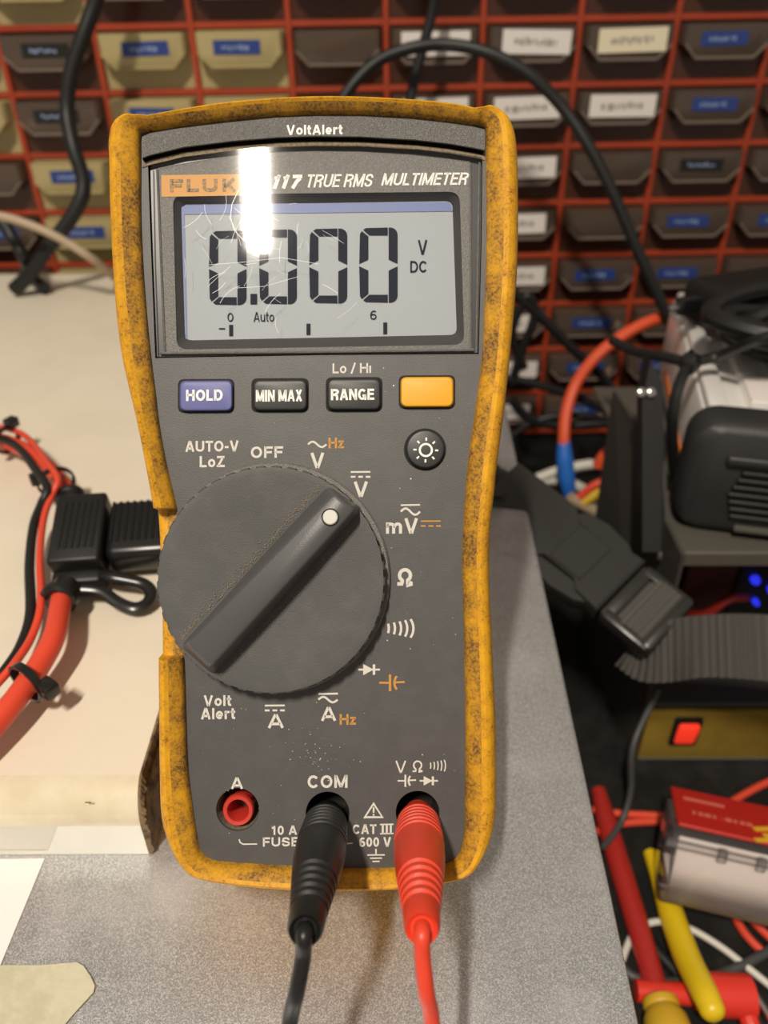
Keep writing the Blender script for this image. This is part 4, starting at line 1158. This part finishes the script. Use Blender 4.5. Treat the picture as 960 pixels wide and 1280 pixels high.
b.tube([at_Y(862, 452, .304)-ko, at_Y(850, 478, .294)-ko, at_Y(843, 505, .289)-ko, at_Y(840, 540, .287)-ko, at_Y(843, 600, .290)-ko], .0024, 'wire_black', 8, 6)
b.build('cable', kn)
b = MB(); b.tube([at_Y(852, 449, .304)-ko, at_Y(862, 453, .303)-ko, at_Y(872, 450, .304)-ko], [.003, .0058, .003], 'wire_black', 10, 6); b.build('knot', kn)

# ------------------------------------------------------------------ webbing strap and side release buckle
P1 = W(612, 610, .338); P2 = W(838, 789, .298)
ax = (P2-P1); BL = ax.length
nb = (NZ + Vector((0, 0, .35)) + Vector((.25, 0, 0))).normalized()
BF = frame(P1, ax, z=nb)
bk = bpy.data.objects.new('strap_buckle', None); COL.objects.link(bk); bk.matrix_world = BF
tag(bk, 'black plastic side release buckle hanging over the right edge of the steel case', 'buckle')
def outline(pts, z0, z1, mt, mb, ch=.0009):
    c_ = Vector((sum(p[0] for p in pts)/len(pts), sum(p[1] for p in pts)/len(pts), 0))
    sh = lambda k, z: [Vector((p[0]+(c_.x-p[0])*k, p[1]+(c_.y-p[1])*k, z)) for p in pts]
    mb.loft([sh(.03, z0), sh(0, z0+ch), sh(0, z1-ch), sh(.04, z1)], mt, True, True, True)
hw = .0165
b = MB()      # female half
outline([(.002, -hw), (.030, -hw), (.036, -hw+.001), (.040, -hw+.0055), (.056, -hw+.0055), (.060, -hw+.002), (.071, -hw+.001), (.071, hw-.001), (.060, hw-.002), (.056, hw-.0055), (.040, hw-.0055), (.036, hw-.001), (.030, hw), (.002, hw)], -.0055, .0055, 'buckle_black', b)
b.box((.016, .020, .0012), (.050, 0, .0056), 'buckle_black', .0004, 1)
b.build('socket_half', bk, angle=30)
b = MB()      # side prongs showing in the windows
for s in (-1, 1):
    pr = [(.034, s*(hw-.0045)), (.040, s*(hw+.0015)), (.050, s*(hw+.0030)), (.062, s*(hw+.0010)), (.068, s*(hw-.003)), (.058, s*(hw-.0055)), (.044, s*(hw-.005))]
    outline(pr if s > 0 else list(reversed(pr)), -.0042, .0038, 'buckle_black', b)
b.build('prong', bk, angle=30)
b = MB()      # male half with ribbed ladder lock
for s in (-1, 1): b.box((BL-.074, .0045, .010), ((BL+.072)/2, s*(hw-.0035), -.0005), 'buckle_black', .0012, 2)
b.box((.0050, 2*hw-.004, .009), (BL-.0025, 0, .001), 'buckle_black', .0016, 2)
b.box((.0060, 2*hw-.004, .010), (.0745, 0, -.001), 'buckle_black', .0014, 2)
b.box((.010, 2*hw-.006, .003), (.084, 0, -.003), 'buckle_black', .001, 2)
b.build('plug_half', bk, angle=30)
def webbing(rows_, thick, mb, pitch=.0022, rib=.0007):
    """rows_: list of (left, right, normal); resampled into ribs running across the strap"""
    Lp = spline([Vector(r_[0]) for r_ in rows_], 24); Rp = spline([Vector(r_[1]) for r_ in rows_], 24)
    tot = sum((Lp[i+1]-Lp[i]).length for i in range(len(Lp)-1)); acc = 0
    ring = []
    for i in range(len(Lp)):
        if i: acc += (Lp[i]-Lp[i-1]).length
        t = (Lp[min(i+1, len(Lp)-1)]-Lp[max(0, i-1)]).normalized(); wv = (Rp[i]-Lp[i]).normalized(); nn = wv.cross(t).normalized()
        k = rib*(0.5+0.5*math.cos(2*math.pi*acc/pitch))
        ring.append([Lp[i]-nn*(thick/2+k), Rp[i]-nn*(thick/2+k), Rp[i]+wv*.0004, Rp[i]+nn*(thick/2+k), Lp[i]+nn*(thick/2+k), Lp[i]-wv*.0004])
    mb.loft(ring, 'webbing', True, True, True)
b = MB()
webbing([((.078, -.0125, .0005), (.078, .0125, .0005)), ((.082, -.0125, .0042), (.082, .0125, .0042)), ((BL-.008, -.0125, .0046), (BL-.008, .0125, .0046)), ((BL-.003, -.0125, .0030), (BL-.003, .0125, .0030))], .0014, b)
b.build('strap_turn', bk, angle=60)
w_o = W(830, 815, .300)
ws = MB()
rows_ = []
for (xa, ya, xb, yb2, za, zb) in ((772, 832, 800, 800, .312, .306), (800, 850, 812, 790, .303, .300), (834, 852, 832, 776, .297, .296), (880, 846, 878, 770, .290, .290), (930, 848, 926, 768, .285, .286), (985, 856, 980, 772, .282, .284), (1060, 880, 1050, 790, .285, .288)):
    rows_.append((W(xa, ya, za)-w_o, W(xb, yb2, zb)-w_o))
webbing(rows_, .0014, ws, .0030, .0014)
tag(ws.build('webbing_strap', origin=None, angle=60), 'grey black ribbed webbing strap running from the buckle across the rack front', 'strap').location = w_o
# loose strap end coming from under the meter side onto the case
ws = MB(); o_ = W(600, 610, .345)
# short strap between the case top and the buckle's socket half
rows_ = [(Vector((.020, .316, CASE_Z+.0022))-o_, Vector((.036, .300-.022, CASE_Z+.0022))-o_), (Vector((.040, .314, CASE_Z+.0030))-o_, Vector((.052, .2935-.018, CASE_Z+.0030))-o_), ((BF @ Vector((.006, .0125, 0)))-o_, (BF @ Vector((.006, -.0125, 0)))-o_)]
webbing(rows_, .0014, ws)
tag(ws.build('webbing_strap', angle=60), 'short black webbing lying on the case behind the multimeter', 'strap').location = o_

# ------------------------------------------------------------------ clutter on the bench, lower right
def on(px, py, z): return at_Z(px, py, z)
pb = empty('probe_handle', on(790, 1120, 0), 'dark red test probe with a yellow collar lying beside the steel case', 'test probe')
po = Vector(pb.location)
zr = .0050
b = MB(); b.tube([on(748, 988, zr)-po, on(762, 1040, zr)-po, on(792, 1140, zr)-po, on(824, 1250, zr)-po], [.0034, .0046, .0048, .0046, .0044], 'probe_red', 16, 5); b.build('probe_body', pb)
d_ = (on(824, 1250, .0085)-on(792, 1140, zr)).normalized(); q0 = on(824, 1248, .0085)-po
b = MB(); b.lathe([(0, .0045), (.001, .0064), (.003, .0066), (.004, .0060), (.005, .0066), (.0075, .0080), (.014, .0084), (.020, .0070), (.022, .004)], q0, d_, 'cap_yellow', 24); b.build('collar', pb, angle=50)

# clear case with a red card, its left end propped on the yellow handle
CBr = math.radians(-15)
cbp = on(822, 1128, .016)
cb = bpy.data.objects.new('clear_box', None); COL.objects.link(cb)
CBM = Matrix.Translation(cbp) @ Matrix.Rotation(CBr, 4, 'Z') @ Matrix.Rotation(math.radians(-20), 4, 'X')
cb.matrix_world = CBM
tag(cb, 'clear plastic case with a red card and white lining on the bench at right', 'plastic case')
BW_, BH_, BD_ = .105, .033, .024
b = MB(); b.box((BW_, BD_, BH_), (BW_/2, BD_/2, BH_/2), 'box_clear', .0022, 2)
for x in (.019, .033): b.box((.0035, .0020, .006), (x, -.0010, BH_-.005), 'box_clear', .0006, 1)
b.box((BW_+.004, .0030, .0030), (BW_/2, -.0008, BH_-.0045), 'box_clear', .0008, 1)
b.build('case_shell', cb)
b = MB(); b.box((BW_-.006, .0012, BH_*.86), (BW_/2, .0016, BH_*.50), 'foam_white', .0004, 1); b.box((BW_-.006, BD_*.8, .0012), (BW_/2, BD_*.5, BH_*.22), 'foam_white'); b.build('white_lining', cb)
b = MB(); b.box((BW_-.002, .026, .0016), Matrix.Translation((BW_/2+.001, .016, BH_+.0014)), 'card_red', .0005, 1)
for i in range(9): b.box((.0012+.0006*(i%3), .0016, .0003), Matrix.Translation((.009+i*.0026, .0125, BH_+.0024)), 'jack_red' if i == 4 else 'label_pale_red')
b.box((.016, .0014, .0003), Matrix.Translation((.014, .0215, BH_+.0024)), 'label_pale_red')
for i, (x, y, a) in enumerate(((.036, .005, .35), (.040, .009, .3), (.037, .0125, .4))): b.box((.013, .0022, .0003), Matrix.Translation((x, y, BH_+.0024)) @ Matrix.Rotation(a, 4, 'Z'), 'card_yellow')
b.build('red_card', cb)

pl_ = empty('plier_handle', on(860, 1190, 0), 'yellow rounded tool handle sticking out from under the clear case', 'tool')
po = Vector(pl_.location)
b = MB(); b.tube([on(812, 1066, .004)-po, on(828, 1105, .006)-po, on(840, 1145, .007)-po, on(858, 1195, .0125)-po, on(880, 1240, .0195)-po, on(890, 1262, .0205)-po], [.0028, .0044, .0052, .0052, .0049, .0045], 'handle_yellow', 16, 6)
tipp = on(890, 1262, .0205)-po; td = (on(890, 1262, .0205)-on(880, 1240, .0195)).normalized()
b.lathe([(-.0005, .0045), (.0012, .0043), (.0026, .0032), (.0034, .0016)], tipp, td, 'handle_yellow', 16, False, True)
b.build('grip_sleeve', pl_)
cl = empty('clip_lead', on(900, 1242, 0), 'bright red test clip with a steel jaw lying at the lower right corner', 'test clip')
po = Vector(cl.location)
b = MB(); b.tube([on(795, 1238, .006)-po, on(830, 1241, .006)-po, on(868, 1243, .006)-po], .0040, 'probe_bright_red', 14, 4)
b.tube([on(866, 1243, .008)-po, on(886, 1243, .008)-po, on(938, 1245, .008)-po], [.0052, .0076, .0074], 'probe_bright_red', 16, 6)
b.build('clip_body', cl)
b = MB(); b.tube([on(940, 1238, .008)-po, on(952, 1256, .008)-po, on(966, 1278, .008)-po], .0014, 'steel_bright', 8, 4); b.build('jaw', cl)
b = MB(); b.tube([on(930, 1250, .007)-po, on(936, 1275, .006)-po, on(950, 1310, .004)-po], .0034, 'probe_bright_red', 10, 4); b.build('tail_lead', cl)
wire('white_cable', 'thin white cable arching across the bench beside the tools', [on(770, 1225, .002), on(783, 1185, .002), on(796, 1163, .003), on(822, 1152, .004), on(860, 1160, .003), on(900, 1183, .003), on(935, 1210, .003), on(985, 1250, .002)], .0014, 'wire_white', 'cable')
wire('black_bench_cable', 'black cable crossing the bench behind the red clip', [on(770, 1200, .002), on(795, 1222, .002), on(850, 1228, .002), on(900, 1218, .002), on(940, 1200, .003), on(1000, 1165, .003)], .0020, 'wire_grey', 'cable')
wire('dark_bench_cable', 'dark cable between the red probe and the yellow handle', [on(800, 1160, .002), on(822, 1190, .002), on(845, 1215, .002), on(870, 1250, .002), on(900, 1290, .002)], .0026, 'wire_black', 'cable')
wire('grey_cable', 'thin grey cable dropping from the rack beside the case', [Vector((.122, .236, .060)), W(792, 930, .33), W(789, 985, .335), W(780, 1020, .335), W(766, 1044, .33), W(752, 1060, .325)], .0014, 'wire_grey', 'cable')
for pts, lab in (([(740, 1012), (775, 1017), (812, 1019), (840, 1022)], 'thin red wire reaching the case from the left, the upper one'),
                 ([(745, 1040), (775, 1030), (812, 1027), (840, 1027)], 'thin red wire reaching the case from the left, the lower one'),
                 ([(900, 1012), (925, 996), (955, 980), (1000, 962)], 'thin red wire rising to the right behind the red card'),
                 ([(915, 1140), (932, 1168), (955, 1192)], 'thin red wire leaving the lower edge of the clear case'),
                 ([(935, 1145), (958, 1168), (990, 1195)], 'thin red wire nearest the frame edge below the clear case')):
    wire('thin_red_wire', lab, [on(x, y, .003) for x, y in pts], .0017, 'wire_red', 'wire', sides=8, sub=5)
